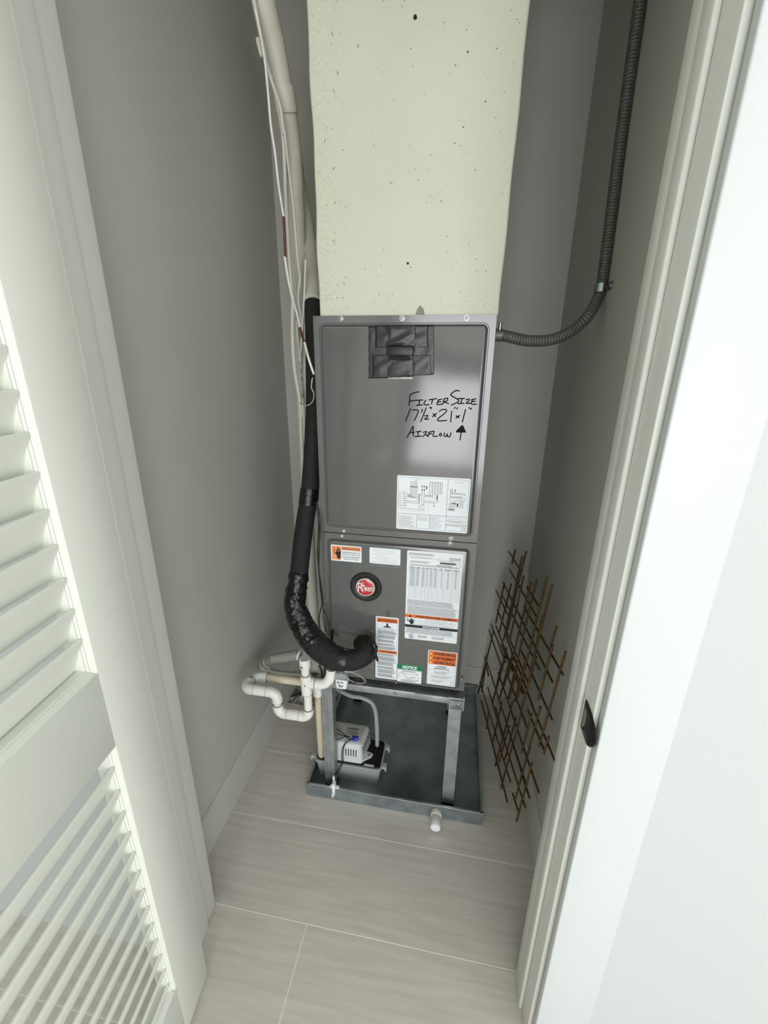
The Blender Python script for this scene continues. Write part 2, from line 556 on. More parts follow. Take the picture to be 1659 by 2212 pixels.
DW, DT = .86, .035
Z0 = .012  # door local z is world z - .012
SW = .107
ops = [(1.0470 - Z0, 2.270 - Z0), (.192 - Z0, .8965 - Z0)]
dpart(MB().box(0, SW, -DT, 0, 0, 2.40, .0015), 'stile')
dpart(MB().box(DW - SW, DW, -DT, 0, 0, 2.40, .0015), 'stile')
dpart(MB().box(SW, DW - SW, -DT, 0, 0, ops[1][0], .0008), 'rail')
dpart(MB().box(SW, DW - SW, -DT, 0, ops[1][1], ops[0][0], .0008), 'rail')
dpart(MB().box(SW, DW - SW, -DT, 0, ops[0][1], 2.40, .0008), 'rail')
BW = .011
for z0, z1 in ops:
    # sticking: moulded bead around the opening, stepped
    for x0, s in ((SW, 1), (DW - SW, -1)):
        pr_ = [(x0, -.001), (x0 + s * .006, -.007), (x0 + s * .0075, -.007), (x0 + s * .0085, -.010), (x0 + s * BW, -.010), (x0 + s * BW, -DT + .002), (x0, -DT + .002)]
        dpart(MB().prism(pr_, 'z', z0, z1), 'bead')
    for zz, s in ((z0, 1), (z1, -1)):
        pr_ = [(-.001, zz), (-.007, zz + s * .006), (-.007, zz + s * .0075), (-.010, zz + s * .0085), (-.010, zz + s * BW), (-DT + .002, zz + s * BW), (-DT + .002, zz)]
        dpart(MB().prism(pr_, 'x', SW + .0062, DW - SW - .0062), 'bead')
# slats: near edge high, far edge low
a = (-.0080, 0.0); bq = (-.0295, -.056)
dx, dz = bq[0] - a[0], bq[1] - a[1]
L = math.hypot(dx, dz); ux, uz = dx / L, dz / L; nx, nz = -uz, ux; hT = .0038
prof = []
for t_, o_ in ((0.004, hT), (0, 0), (0.004, -hT)): prof.append((a[0] + ux * (t_ - .002) - nx * o_, a[1] + uz * (t_ - .002) - nz * o_))
prof.insert(1, (a[0] + ux * -.0008 - nx * hT * .7, a[1] + uz * -.0008 - nz * hT * .7))
prof.insert(3, (a[0] + ux * -.0008 + nx * hT * .7, a[1] + uz * -.0008 + nz * hT * .7))
for t_, o_ in ((L - .003, -hT), (L, 0), (L - .003, hT)): prof.append((a[0] + ux * t_ - nx * o_, a[1] + uz * t_ - nz * o_))
mbs = MB().prism(prof, 'x', SW + BW - .002, DW - SW - BW + .002)
slat0 = dpart(mbs, 'slat')
slat_z = [1.115 + .0522 * k for k in range(22)] + [.8566 - .05245 * k for k in range(13)]
slat0.location = (0, 0, slat_z[0] - Z0)
for zz in slat_z[1:]:
    c = slat0.copy(); COL.objects.link(c); c.parent = door; c.location = (0, 0, zz - Z0)
for zz in (.25, .95, 1.6, 2.1):   # hinges on the jamb side
    h = dpart(MB().cyl((-.004, -DT - .004, zz), (-.004, -DT - .004, zz + .09), .005, 12), 'hinge', m_steel)

# ------------------------------------------------------------------ air handler
HL, HR, HY, HB, HS, HT = -.3113, .1332, 1.120, .5545, 1.0548, 1.6291
ah = empty('air_handler', ((HL + HR) / 2, HY + .28, HB))
tag(ah, 'tall grey metal air handler cabinet covered in labels on steel stand', 'air handler')
MB().box(HL + .002, HR - .002, HY + .003, HY + .545, HS + .001, HT - .001, .002).build('upper_cabinet', m_handside, ah)
MB().box(HL + .002, HR - .002, HY + .003, HY + .545, HB, HS - .001, .002).build('lower_cabinet', m_handside, ah)
PY = HY - .0075   # raised panel face


def panel(name, x0, x1, z0, z1, ix0, ix1, iz0, iz1):
    """access panel: flat flange with a raised, round-cornered centre"""
    bm = bmesh.new()
    loops = []
    outer = rrect(x0, x1, z0, z1, .0015, 8)
    spec = [(outer, HY + .003), (outer, HY), ]
    for ins, y in ((0, HY), (.0012, HY + .0022), (.0035, HY + .0022), (.006, HY - .0028), (.0085, PY + .001), (.0115, PY)):
        spec.append((rrect(ix0 + ins, ix1 - ins, iz0 + ins, iz1 - ins, max(.004, .017 - ins), 8), y))
    for lp, y in spec: loops.append([bm.verts.new((p[0], y, p[1])) for p in lp])
    n = len(loops[0])
    for A, B in zip(loops, loops[1:]):
        for i in range(n): bm.faces.new((A[i], A[(i + 1) % n], B[(i + 1) % n], B[i]))
    bm.faces.new(loops[-1])
    mb = MB(); mb.bm.free(); mb.bm = bm
    return mb.build(name, m_hand, ah, 28)


panel('upper_panel', HL, HR, HS + .001, HT, -.2965, .1195, 1.0735, 1.6125)
panel('lower_panel', HL + .0005, HR - .0005, HB, HS - .0015, -.2955, .1185, HB + .006, HS - .016)
# plate where the pipes enter, lower corner of the cabinet
pp0, pp1 = ony(716, 1360, PY), ony(808, 1464, PY)
MB().box(pp0.x, pp1.x, PY - .0014, PY + .001, HB + .012, pp0.z, .0006, 1).build('pipe_entry_plate', m_hand, ah)
for u, v in ((737, 688), (869, 688), (1008, 687), (742, 1147), (738, 1158), (974, 1163), (972, 1173.5)):
    p = ony(u, v, HY)
    MB().lathe((p.x, HY, p.z), (0, -1, 0), [(0, .0062), (.0012, .0062), (.0012, .0046), (.004, .0042), (.0048, .003)], 12).build('screw', m_steel, ah)
for u, v in ((804, 1366), (804, 1440), (856, 1474), (998, 1467), (703, 1338)):
    p = ony(u, v, PY)
    MB().lathe((p.x, PY, p.z), (0, -1, 0), [(0, .0042), (.0015, .004), (.0028, .0026)], 12).build('screw', m_steel, ah)


# --- labels
class Label:
    def __init__(s, name, tl, tr, bl, label=None, m=m_paper, r=.0035):
        p, q, b = ony(*tl, PY), ony(*tr, PY), ony(*bl, PY)
        s.x0, s.x1 = (p.x + b.x) / 2, q.x
        s.z1, s.z0 = (p.z + q.z) / 2, b.z
        s.w, s.h = s.x1 - s.x0, s.z1 - s.z0
        s.y = PY - .0005
        s.o = MB().prism(rrect(s.x0, s.x1, s.z0, s.z1, r, 4), 'y', PY - .0005, PY + .0004).build(name, m, ah, 30)
        if label: s.o['label'] = label
        s.bufs = {}
        s.lifts = {}
        s.lift = 0

    TINY = ('fine_print', 'typed_print', 'bold_print', 'table_print', 'table_line', 'rule_line', 'rule_line2', 'circuit_line', 'circuit_node', 'diagram_line')
    ICON = ('hand_symbol', 'figure_symbol', 'certification_mark')

    def _b(s, key, m):
        if key not in s.lifts: s.lifts[key] = s.y - .00012 * (len(s.lifts) + 1)
        if key in s.TINY or key in s.ICON:
            k2 = key
        else:
            s.lift += 1
            k2 = key + '#%d' % s.lift
        if k2 not in s.bufs: s.bufs[k2] = ([], [], m, s.lifts[key])
        return s.bufs[k2]

    def P(s, u, v): return (s.x0 + u * s.w, s.z1 - v * s.h)

    def poly(s, key, m, pts):
        V, Fc, _, y = s._b(key, m)
        n = len(V)
        for u, v in pts:
            x, z = s.P(u, v); V.append((x, y, z))
        Fc.append(tuple(range(n, n + len(pts))))

    def rect(s, key, m, u0, v0, u1, v1): s.poly(key, m, [(u0, v0), (u1, v0), (u1, v1), (u0, v1)])

    def line(s, key, m, u0, v0, u1, v1, t=.0005):
        x0, z0 = s.P(u0, v0); x1, z1 = s.P(u1, v1)
        d = Vector((x1 - x0, z1 - z0))
        if d.length < 1e-7: return
        nn = Vector((-d.y, d.x)).normalized() * t / 2
        V, Fc, _, y = s._b(key, m)
        n = len(V)
        V += [(x0 + nn.x, y, z0 + nn.y), (x1 + nn.x, y, z1 + nn.y), (x1 - nn.x, y, z1 - nn.y), (x0 - nn.x, y, z0 - nn.y)]
        Fc.append((n, n + 1, n + 2, n + 3))

    def frame(s, key, m, u0, v0, u1, v1, t=.0005):
        for a, b in (((u0, v0), (u1, v0)), ((u1, v0), (u1, v1)), ((u1, v1), (u0, v1)), ((u0, v1), (u0, v0))): s.line(key, m, *a, *b, t=t)

    def text(s, key, m, txt, u0, v0, u1, v1, bold=0.0):
        vs, fs, (a, b, c, d) = text_polys(txt, bold)
        V, Fc, _, y = s._b(key, m)
        n = len(V)
        for x, z in vs:
            X, Z = s.P(u0 + (u1 - u0) * (x - a) / (b - a), v1 + (v0 - v1) * (z - c) / (d - c))
            V.append((X, y, Z))
        Fc += [tuple(n + i for i in f) for f in fs]

    def fine(s, key, m, u0, v0, u1, v1, rows, fill=.55, ragged=.15, gap=.012):
        """illegibly small print: rows of word-length dashes"""
        k = .06 / max(.03, s.w)
        if gap == .012: gap = .0045 * k
        fill = min(fill, .46)
        dv = (v1 - v0) / rows
        for r in range(rows):
            u, ue = u0, u1 - (u1 - u0) * random.random() * ragged
            while u < ue:
                l = min((.006 + .022 * random.random()) * k, ue - u)
                s.rect(key, m, u, v0 + dv * r + dv * (1 - fill) / 2, u + l, v0 + dv * r + dv * (1 + fill) / 2)
                u += l + gap

    def done(s):
        for key, (V, Fc, m, y) in s.bufs.items():
            nm = key.split('#')[0]
            me = bpy.data.meshes.new(nm)
            me.from_pydata(V, [], Fc); me.update()
            o = link(nm, me, m, s.o, 0)
            if nm in s.TINY or nm in s.ICON: o['kind'] = 'stuff'


def hand_icon(L, u0, v0, u1, v1):
    q = lambda a, b: (u0 + (u1 - u0) * a, v0 + (v1 - v0) * b)
    k = 'hand_symbol'
    L.poly(k, m_ink, [q(.42, .45), q(.98, .42), q(.95, .78), q(.85, .98), q(.58, .98), q(.5, .78)])
    for a, t in ((.46, .22), (.58, .08), (.70, .04), (.82, .10), (.93, .24)):
        L.poly(k, m_ink, [q(a - .045, .5), q(a - .045, t + .02), q(a, t), q(a + .045, t + .02), q(a + .045, .5)])
    L.poly(k, m_ink, [q(.5, .7), q(.3, .52), q(.36, .46), q(.55, .56)])
    for a, b in (((.05, .08), (.3, .22)), ((.3, .22), (.12, .45)), ((.12, .45), (.32, .6))):
        L.line(k, m_ink, *q(*a), *q(*b), t=.0016)


# caution label (orange hand, Spanish)
L = Label('caution_label', (714.5, 1176.5), (781, 1180.5), (716, 1210), 'white and orange caution label with hand symbol', r=.003)
L.rect('orange_band', m_orange2, .03, .06, .33, .93); L.rect('orange_band', m_orange2, .34, .06, .97, .30)
L.text('lettering', m_ink, '¡PRECAUCIÓN!', .37, .10, .95, .28, .02)
for i, t in enumerate(('Antes de tener acceso a los', 'dispositivos terminales, todos', 'los circuitos de alimentación', 'deben ser interrumpidos.')):
    L.text('lettering', m_ink, t, .37 + (.04 if i == 3 else 0), .36 + .145 * i, .95 - (.04 if i == 3 else 0), .46 + .145 * i, .012)
hand_icon(L, .05, .1, .33, .88)
L.done()
# small typed label
L = Label('typed_label', (797.5, 1182.5), (865.5, 1186.5), (799, 1216), 'plain white label with small typed lines', r=.003)
for i, (a, b) in enumerate(((.1, .8), (.1, .82), (.25, .75), (.1, .72), (.25, .5), (.18, .7), (.1, .72), (.2, .9), (.25, .88), (.08, .97))):
    L.fine('typed_print', m_tabink, a, .08 + .086 * i, b, .155 + .086 * i, 1, .62, 0, .02)
L.done()
# translucent tape under it
p, q = ony(800, 1219, PY), ony(866, 1227, PY)
MB().box(p.x, q.x, PY - .0003, PY + .0002, q.z, p.z).build('clear_tape', mat('clear_tape', S(118, 120, 120), .15), ah)

# rating label
L = Label('rating_label', (881.5, 1188), (1001, 1198.5), (872.5, 1378), 'tall white rating label with data table, orange and black bands', r=.003)
L.fine('fine_print', m_greyink, .03, .02, .5, .045, 2, .5, .1); L.fine('fine_print', m_greyink, .76, .045, .97, .075, 2, .6, .05)
L.line('rule_line', m_greyink, .02, .05, .98, .088, .0004)
L.fine('fine_print', m_greyink, .06, .065, .44, .075, 1, .7, 0); L.fine('fine_print', m_greyink, .06, .105, .42, .125, 2, .5, .1)
L.rect('bar_code', m_greyink, .60, .10, .88, .118)
L.frame('rule_line', m_greyink, .895, .105, .965, .145, .0006)
L.fine('fine_print', m_greyink, .55, .085, .86, .093, 1, .6, 0); L.fine('fine_print', m_greyink, .54, .125, .86, .145, 2, .5, .2); L.fine('fine_print', m_greyink, .06, .14, .95, .158, 2, .5, .05)
TV0, TV1 = .165, .525
for i in range(40):
    v = TV0 + .03 + (TV1 - TV0 - .03) * i / 39
    L.line('table_line', m_tabink, .05, v, .97, v, .00022)
for c in (.05, .17, .28, .355, .42, .48, .58, .68, .84, .97): L.line('table_line', m_tabink, c, TV0, c, TV1, .0004)
for c0, c1 in ((.07, .155), (.185, .235), (.29, .335), (.372, .392), (.435, .47), (.51, .555), (.635, .652), (.745, .775), (.885, .915)):
    L.fine('table_print', m_greyink, c0, TV0 + .03, c1, TV0 + .215, 21, .62, .1, .006)
for c0, c1 in ((.06, .16), (.18, .275), (.285, .35), (.36, .415), (.43, .475), (.49, .57), (.59, .67), (.69, .83), (.85, .96)):
    L.fine('table_print', m_greyink, c0, TV0 + .002, c1, TV0 + .026, 3, .5, .3, .012)
L.fine('fine_print', m_greyink, .03, .535, .93, .60, 5, .6, .1); L.fine('fine_print', m_greyink, .03, .605, .97, .70, 9, .58, .06)
L.rect('orange_band', m_orange, .0, .706, 1.0, .742)
L.text('band_lettering', m_ink, 'WARNING/AVERTISSEMENT', .20, .712, .97, .737, .03)
L.poly('band_lettering', m_ink, [(.065, .737), (.095, .711), (.125, .737)])
L.line('rule_line2', m_ink, .185, .706, .185, .828, .0006)
hand_icon(L, .02, .748, .17, .822)
for i, (a, b) in enumerate(((.40, .78), (.26, .92), (.2, .98), (.38, .78), (.26, .94), (.2, .9))): L.fine('bold_print', m_ink, a, .748 + .0128 * i, b, .758 + .0128 * i, 1, .72, 0, .016)
L.rect('black_band', m_ink, .0, .828, 1.0, .856)
L.text('white_lettering', m_white, 'NOTICE/AVIS', .34, .832, .66, .852, .03)
L.fine('fine_print', m_greyink, .02, .861, .95, .925, 6, .6, .08)
L.line('rule_line', m_greyink, 0, .93, 1, .93, .0004)
n_ = 20
for k in range(n_):
    a0, a1 = 2 * math.pi * k / n_, 2 * math.pi * (k + 1) / n_
    f = lambda a: (.13 + .043 * math.cos(a), .962 + .027 * math.sin(a))
    L.line('certification_mark', m_ink, *f(a0), *f(a1), t=.0009)
L.text('certification_mark', m_ink, 'UL', .11, .95, .15, .974, .02)
L.fine('fine_print', m_greyink, .25, .945, .44, .978, 3, .55, .1); L.fine('fine_print', m_greyink, .52, .945, .76, .978, 3, .55, .1)
L.done()

# tall warning label
L = Label('warning_label', (813, 1330.5), (861.5, 1335.5), (810, 1463), 'tall white warning label with orange bands and figure symbol', r=.003)
L.frame('rule_line', m_greyink, .05, .02, .95, .985, .0004)
L.rect('orange_band', m_orange, .05, .022, .95, .085)
L.text('lettering', m_ink, 'WARNING', .24, .034, .92, .073, .03)
L.poly('lettering', m_ink, [(.1, .073), (.17, .034), (.235, .073)])
L.frame('rule_line', m_tabink, .30, .095, .72, .165, .0004)
L.poly('figure_symbol', m_ink, [(.51 + .045 * math.cos(k * .5236), .112 + .0165 * math.sin(k * .5236)) for k in range(12)])
for pts in ([(.33, .16), (.46, .13), (.50, .135), (.40, .165)], [(.69, .16), (.56, .13), (.52, .135), (.62, .165)], [(.46, .13), (.56, .13), (.55, .165), (.47, .165)]): L.poly('figure_symbol', m_ink, pts)
L.fine('bold_print', m_greyink, .12, .175, .9, .205, 2, .62, .05, .02)
for v0, v1, n in ((.21, .27, 4), (.28, .34, 4), (.355, .40, 3), (.415, .455, 3), (.465, .515, 4)): L.fine('fine_print', m_greyink, .09, v0, .92, v1, n, .5, .2)
L.rect('orange_band', m_orange, .05, .525, .95, .572)
L.text('lettering', m_ink, 'AVERTISSEMENT', .2, .534, .93, .563, .02)
for v0, v1, n in ((.58, .62, 3), (.63, .70, 5), (.71, .775, 5), (.79, .835, 3), (.845, .905, 4), (.915, .97, 4)): L.fine('fine_print', m_greyink, .09, v0, .92, v1, n, .5, .2)
L.done()
# notice label
L = Label('notice_label', (859, 1433), (911.5, 1439.5), (856.5, 1470.5), 'small white notice label with green header and curve diagram', r=.0015)
L.rect('green_band', m_green, 0, 0, 1, .29)
L.text('lettering', m_white, 'NOTICE', .22, .06, .80, .25, .035)
L.fine('fine_print', m_greyink, .2, .33, .8, .41, 2, .5, .1)
pts = [(.05, .78), (.14, .45), (.26, .45), (.34, .52), (.40, .70), (.48, .76), (.58, .68), (.75, .68)]
for a, b in zip(pts, pts[1:]): L.line('diagram_line', m_greyink, *a, *b, t=.0006)
pts = [(.18, .45), (.27, .60), (.36, .76), (.50, .82), (.62, .74), (.75, .73)]
for a, b in zip(pts, pts[1:]): L.line('diagram_line', m_greyink, *a, *b, t=.0006)
for v in (.5, .84): L.line('diagram_line', m_greyink, .26, v, .86, v, .0004)
for u, v in ((.8, .48), (.86, .66), (.78, .8), (.86, .8)): L.rect('diagram_line', m_greyink, u, v, u + .025, v + .05)
L.fine('fine_print', m_greyink, .18, .87, .8, .96, 2, .5, .1)
L.done()
# proposition label
L = Label('proposition_label', (925, 1404), (988.5, 1410), (921.5, 1476.5), 'white label with three stacked orange warning lines', r=.003)
L.frame('rule_line', m_greyink, .03, .02, .97, .975, .0004)
L.rect('orange_band', m_orange, .03, .02, .97, .395)
for v in (.15, .275): L.line('rule_line', m_ink, .03, v, .97, v, .0005)
for t, a, v in (('WARNING', .19, .045), ('AVERTISSEMENT', .17, .17), ('ADVERTENCIA', .21, .295)): L.text('lettering', m_ink, t, a, v, .945, v + .082, .035)
for v in (.045, .17, .295): L.poly('hazard_triangle', m_yellow, [(.05, v + .08), (.10, v + .005), (.155, v + .08)])
L.text('bold_print', m_ink, 'CALIFORNIA', .31, .43, .67, .47, .02); L.text('bold_print', m_ink, 'PROPOSITION 65', .24, .49, .75, .53, .02)
for v in (.565, .69, .82): L.line('rule_line', m_greyink, .03, v, .97, v, .0004)
for a, v, b in ((.24, .59, .78), (.15, .715, .86), (.15, .845, .62)):
    L.fine('fine_print', m_greyink, a, v, b, v + .03, 1, .6, 0, .015); L.fine('bold_print', m_ink, a, v + .04, b - .12, v + .07, 1, .75, 0, .006)
L.frame('rule_line', m_greyink, .84, .87, .94, .95, .0006)
L.done()
# wiring diagram
L = Label('wiring_diagram', (858.5, 1025.5), (1017.5, 1035), (855.5, 1141.5), 'white wiring diagram sheet with circuit drawing', r=.004)
L.frame('rule_line', m_greyink, .02, .03, .98, .965, .0005)
ln = lambda *a, t=.0008: L.line('circuit_line', m_greyink, *a, t=t)
ln(.70, .03, .70, .965); ln(.02, .70, .98, .70); ln(.29, .70, .29, .965); ln(.47, .70, .47, .965); ln(.70, .79, .98, .79); ln(.70, .86, .98, .86)
for i in range(6):
    u = .19 + .018 * i
    ln(u, .10, u, .19); ln(u, .20, u, .34 + .012 * i); ln(u, .34 + .012 * i, .15, .33 + .012 * i); L.rect('circuit_node', m_ink, u - .006, .185, u + .006, .205)
ln(.25, .10, .262, .07); ln(.262, .07, .275, .10)
for v in (.165, .225): L.rect('circuit_node', m_ink, .345, v, .358, v + .03); L.rect('circuit_node', m_ink, .375, v, .388, v + .03)
ln(.352, .24, .352, .52); ln(.382, .24, .382, .52); ln(.35, .52, .39, .52); L.frame('circuit_line', m_greyink, .34, .54, .39, .59)
L.rect('circuit_node', m_ink, .405, .17, .417, .23)
L.frame('circuit_line', m_greyink, .03, .30, .135, .56); ln(.10, .30, .10, .56)
for v in (.33, .37, .41, .45, .49, .53): L.fine('circuit_node', m_ink, .105, v, .13, v + .02, 1, .8, 0, .004); L.fine('circuit_node', m_greyink, .04, v, .085, v + .018, 1, .7, .3, .004)
for k, v in enumerate((.46, .49)): ln(.135, v, .30 + .015 * k, v); ln(.30 + .015 * k, v, .30 + .015 * k, .32 + .015 * k); ln(.30 + .015 * k, .32 + .015 * k, .345, .32 + .015 * k)
ln(.04, .60, .38, .615); ln(.38, .615, .38, .59); ln(.32, .34, .32, .60)
for k in range(16): ln(.06 + .025 * k, .645, .073 + .025 * k, .645, t=.0005); 
for k in range(10): ln(.455, .31 + .033 * k, .455, .325 + .033 * k, t=.0005)
for v in (.33, .345, .36): ln(.39, v, .50, v)
ln(.385, .44, .53, .44); ln(.385, .47, .53, .47); ln(.525, .47, .525, .53); L.rect('circuit_node', m_ink, .515, .52, .535, .53)
L.frame('circuit_line', m_greyink, .50, .32, .54, .38); L.rect('circuit_line', m_greyink, .555, .32, .57, .41)
for k in range(14): ln(.562 + .02 * math.cos(k * .4488), .435 + .028 * math.sin(k * .4488), .562 + .02 * math.cos((k + 1) * .4488), .435 + .028 * math.sin((k + 1) * .4488), t=.0008)
for k in range(9): ln(.45, .09 + .0265 * k, .625, .09 + .0265 * k, t=.0005)
for u in (.45, .495, .53, .565, .60, .625): ln(u, .09, u, .302, t=.0006)
L.fine('circuit_node', m_ink, .46, .095, .62, .11, 1, .7, .1, .01)
for v in (.20, .235): L.rect('circuit_node', m_ink, .735, v, .745, v + .02); L.rect('circuit_node', m_ink, .76, v, .77, v + .02)
L.rect('circuit_node', m_ink, .795, .20, .805, .25)
for v in (.27, .285, .33, .345): ln(.74, v, .90, v)
ln(.74, .27, .74, .345); L.frame('circuit_line', m_greyink, .73, .36, .94, .41); L.frame('circuit_line', m_greyink, .82, .39, .92, .53)
for k in range(5): ln(.735 + .016 * k, .45, .735 + .016 * k, .60); ln(.735 + .016 * k, .45, .82, .44 + .012 * k)
L.rect('circuit_node', m_ink, .715, .565, .81, .577); L.rect('circuit_node', m_ink, .835, .45, .855, .51); L.fine('circuit_node', m_greyink, .87, .41, .91, .52, 4, .5, .2, .006)
L.fine('circuit_node', m_ink, .90, .27, .95, .31, 2, .5, .2, .006)
L.fine('fine_print', m_greyink, .26, .045, .36, .06, 1, .6, 0, .006); L.fine('fine_print', m_greyink, .78, .07, .92, .085, 1, .6, 0, .006)
L.fine('fine_print', m_greyink, .035, .73, .27, .95, 10, .45, .3, .008); L.fine('fine_print', m_greyink, .31, .72, .46, .82, 6, .45, .3, .01)
L.fine('fine_print', m_greyink, .48, .72, .67, .95, 10, .42, .45, .01); L.fine('fine_print', m_greyink, .715, .72, .96, .78, 3, .5, .2, .02)
L.fine('bold_print', m_ink, .74, .80, .94, .815, 1, .7, 0, .006); L.fine('bold_print', m_ink, .72, .83, .96, .845, 1, .7, 0, .008); L.fine('bold_print', m_ink, .71, .868, .97, .883, 1, .7, 0, .006)
L.frame('rule_line', m_greyink, .925, .90, .965, .94, .0008)
L.done()

# --- handwriting in marker
SC = 210 / 1659
strokes = [
    [(435, 132), (385, 137), (287, 182), (278, 250), (264, 362)], [(277, 290), (395, 272)],
    [(400, 276), (500, 268)], [(445, 272), (432, 358)], [(385, 362), (495, 352)],
    [(552, 272), (523, 318), (535, 350), (606, 350)], [(606, 266), (735, 246)], [(668, 260), (650, 340)],
    [(775, 262), (740, 346), (830, 340)], [(760, 270), (826, 254)], [(755, 306), (810, 299)],
    [(862, 252), (840, 346)], [(862, 252), (922, 238), (915, 282), (860, 300), (942, 330)],
    [(1125, 116), (1062, 110), (988, 162), (985, 192), (1098, 262), (1104, 300), (985, 358)],
    [(1100, 246), (1212, 243)], [(1167, 246), (1150, 330)], [(1096, 331), (1206, 326)],
    [(1237, 266), (1290, 254), (1290, 282), (1240, 325), (1312, 325)],
    [(1330, 263), (1410, 250)], [(1347, 262), (1332, 338), (1420, 340)], [(1340, 297), (1396, 291)],
    [(290, 418), (207, 628)], [(325, 440), (422, 445), (398, 530), (355, 622)], [(493, 425), (481, 480)], [(560, 400), (465, 640)],
    [(530, 543), (580, 531), (576, 560), (532, 598), (602, 595)], [(622, 392), (645, 418)], [(648, 392), (628, 410)],
    [(676, 500), (722, 555)], [(736, 494), (668, 556)], [(780, 462), (845, 430), (906, 440), (880, 490), (760, 590), (772, 626), (906, 618)],
    [(993, 460), (975, 645)], [(1056, 393), (1038, 413)], [(1098, 402), (1078, 422)], [(1070, 537), (1118, 572)], [(1130, 532), (1064, 578)],
    [(1230, 430), (1175, 646)], [(1287, 398), (1302, 412)], [(1335, 405), (1312, 430)],
    [(335, 715), (230, 910)], [(335, 715), (340, 882)], [(287, 826), (350, 822)],
    [(380, 816), (472, 800)], [(424, 810), (415, 890)], [(360, 896), (476, 886)],
    [(505, 822), (562, 808), (550, 842), (498, 898)], [(535, 852), (592, 890)],
    [(600, 822), (690, 800)], [(612, 818), (585, 896)], [(600, 852), (652, 845)], [(695, 805), (675, 886), (752, 886)],
    [(800, 838), (782, 862), (800, 884), (822, 866), (812, 842), (798, 838)],
    [(872, 830), (864, 880), (898, 892), (918, 845), (924, 888), (960, 896), (982, 828)],
    [(1155, 822), (1135, 952)]]
V, Fc = [], []
yh = PY - .0004
for st_ in strokes:
    pts = [ony(850 + u * SC, 830 + v * SC, yh) for u, v in st_]
    if len(pts) > 2:
        Q = []
        for i in range(len(pts) - 1):
            p0, p1, p2, p3 = pts[max(i - 1, 0)], pts[i], pts[i + 1], pts[min(i + 2, len(pts) - 1)]
            for k in range(4):
                t = k / 4
                Q.append(0.5 * ((2 * p1) + (p2 - p0) * t + (2 * p0 - 5 * p1 + 4 * p2 - p3) * t * t + (3 * p1 - p0 - 3 * p2 + p3) * t ** 3))
        pts = Q + [pts[-1]]
    n0 = len(V)
    for i, p in enumerate(pts):
        t = pts[min(i + 1, len(pts) - 1)] - pts[max(i - 1, 0)]
        nn = Vector((-t.z, 0, t.x)).normalized() * .00145
        e = t.normalized() * (.0008 if i == len(pts) - 1 else -.0008 if i == 0 else 0)
        V += [tuple(p + nn + e), tuple(p - nn + e)]
        if i: Fc.append((n0 + 2 * i - 2, n0 + 2 * i - 1, n0 + 2 * i + 1, n0 + 2 * i))
n0 = len(V)
for u, v in ((1160, 702), (1190, 702), (1242, 826), (1080, 826), (1062, 802)): V.append(tuple(ony(850 + u * SC, 830 + v * SC, yh)))
Fc.append(tuple(range(n0, n0 + 5)))
me = bpy.data.meshes.new('handwriting'); me.from_pydata(V, [], Fc); me.update()
link('handwriting', me, m_marker, ah, 0)['label'] = 'black marker handwriting about filter size'

# --- emblem
pc = ony(790.5, 1267.5, PY)
em = MB().lathe((pc.x, PY, pc.z), (0, -1, 0), [(-.001, .0478), (.002, .0478), (.0042, .0455), (.0045, .040), (.0035, .0315), (.0025, .030)], 48).build('emblem', m_black, ah)
em['label'] = 'round black emblem with red badge'
MB().lathe((pc.x - .0005, PY - .002, pc.z + .001), (0, -1, 0), [(0, .0292), (.0035, .0292), (.0048, .0280), (.0048, .0268)], 40).build('badge_rim', m_chrome, em)
MB().lathe((pc.x - .0005, PY - .002, pc.z + .001), (0, -1, 0), [(0, .0269), (.0044, .0269), (.0056, .0235), (.0063, .014), (.0065, .004)], 40).build('badge_disc', m_red, em)


def emtext(txt, x0, x1, z0, z1, bold):
    vs, fs, (a, b, c, d) = text_polys(txt, bold)
    me = bpy.data.meshes.new('lettering')
    me.from_pydata([(pc.x + x0 + (x1 - x0) * (x - a) / (b - a), PY - .0090, pc.z + z0 + (z1 - z0) * (z - c) / (d - c)) for x, z in vs], [], fs)
    me.update()
    return link('lettering', me, m_white, em, 0)


emtext('R', -.0225, -.0055, -.013, .0165, -.005)
emtext('h', -.0085, -.0005, -.0095, .0205, -.004)
emtext('eem', -.0002, .0232, -.0095, .0045, .004)

# --- tape patch over the filter door pull
tp = empty('tape_patch', ony(866, 760, PY)); tp.parent = ah; tp.matrix_parent_inverse = ah.matrix_basis.inverted()
tp['label'] = 'square of overlapping black duct tape around a black pull'


def tape(u0, v0, u1, v1, lift, amp=.0012, skew=0):
    a, b, c, d = ony(u0, v0, PY), ony(u1, v0 + skew, PY), ony(u0, v1, PY), ony(u1, v1 + skew, PY)
    sd = random.random() * 100
    def fn(s, t):
        p = a.lerp(b, s).lerp(c.lerp(d, s), t)
        e = min(s, 1 - s, t, 1 - t)
        h = math.sin(s * 5 + sd + 3 * t) * math.sin(t * 4 + sd * 2 + 2 * s) + .25 * math.sin(13 * t + sd + 9 * s)
        return (p.x + .0006 * math.sin(t * 31 + sd), PY - lift - amp * (.5 + .5 * h) * min(1, e * 6), p.z + .0005 * math.sin(s * 27 + sd))
    me = grid_mesh(28, 28, fn)
    me.flip_normals() if False else None
    o = link('tape_strip', me, m_tape, tp, 60)
    s_ = o.modifiers.new('solid', 'SOLIDIFY'); s_.thickness = .0005; s_.offset = 0
    return o


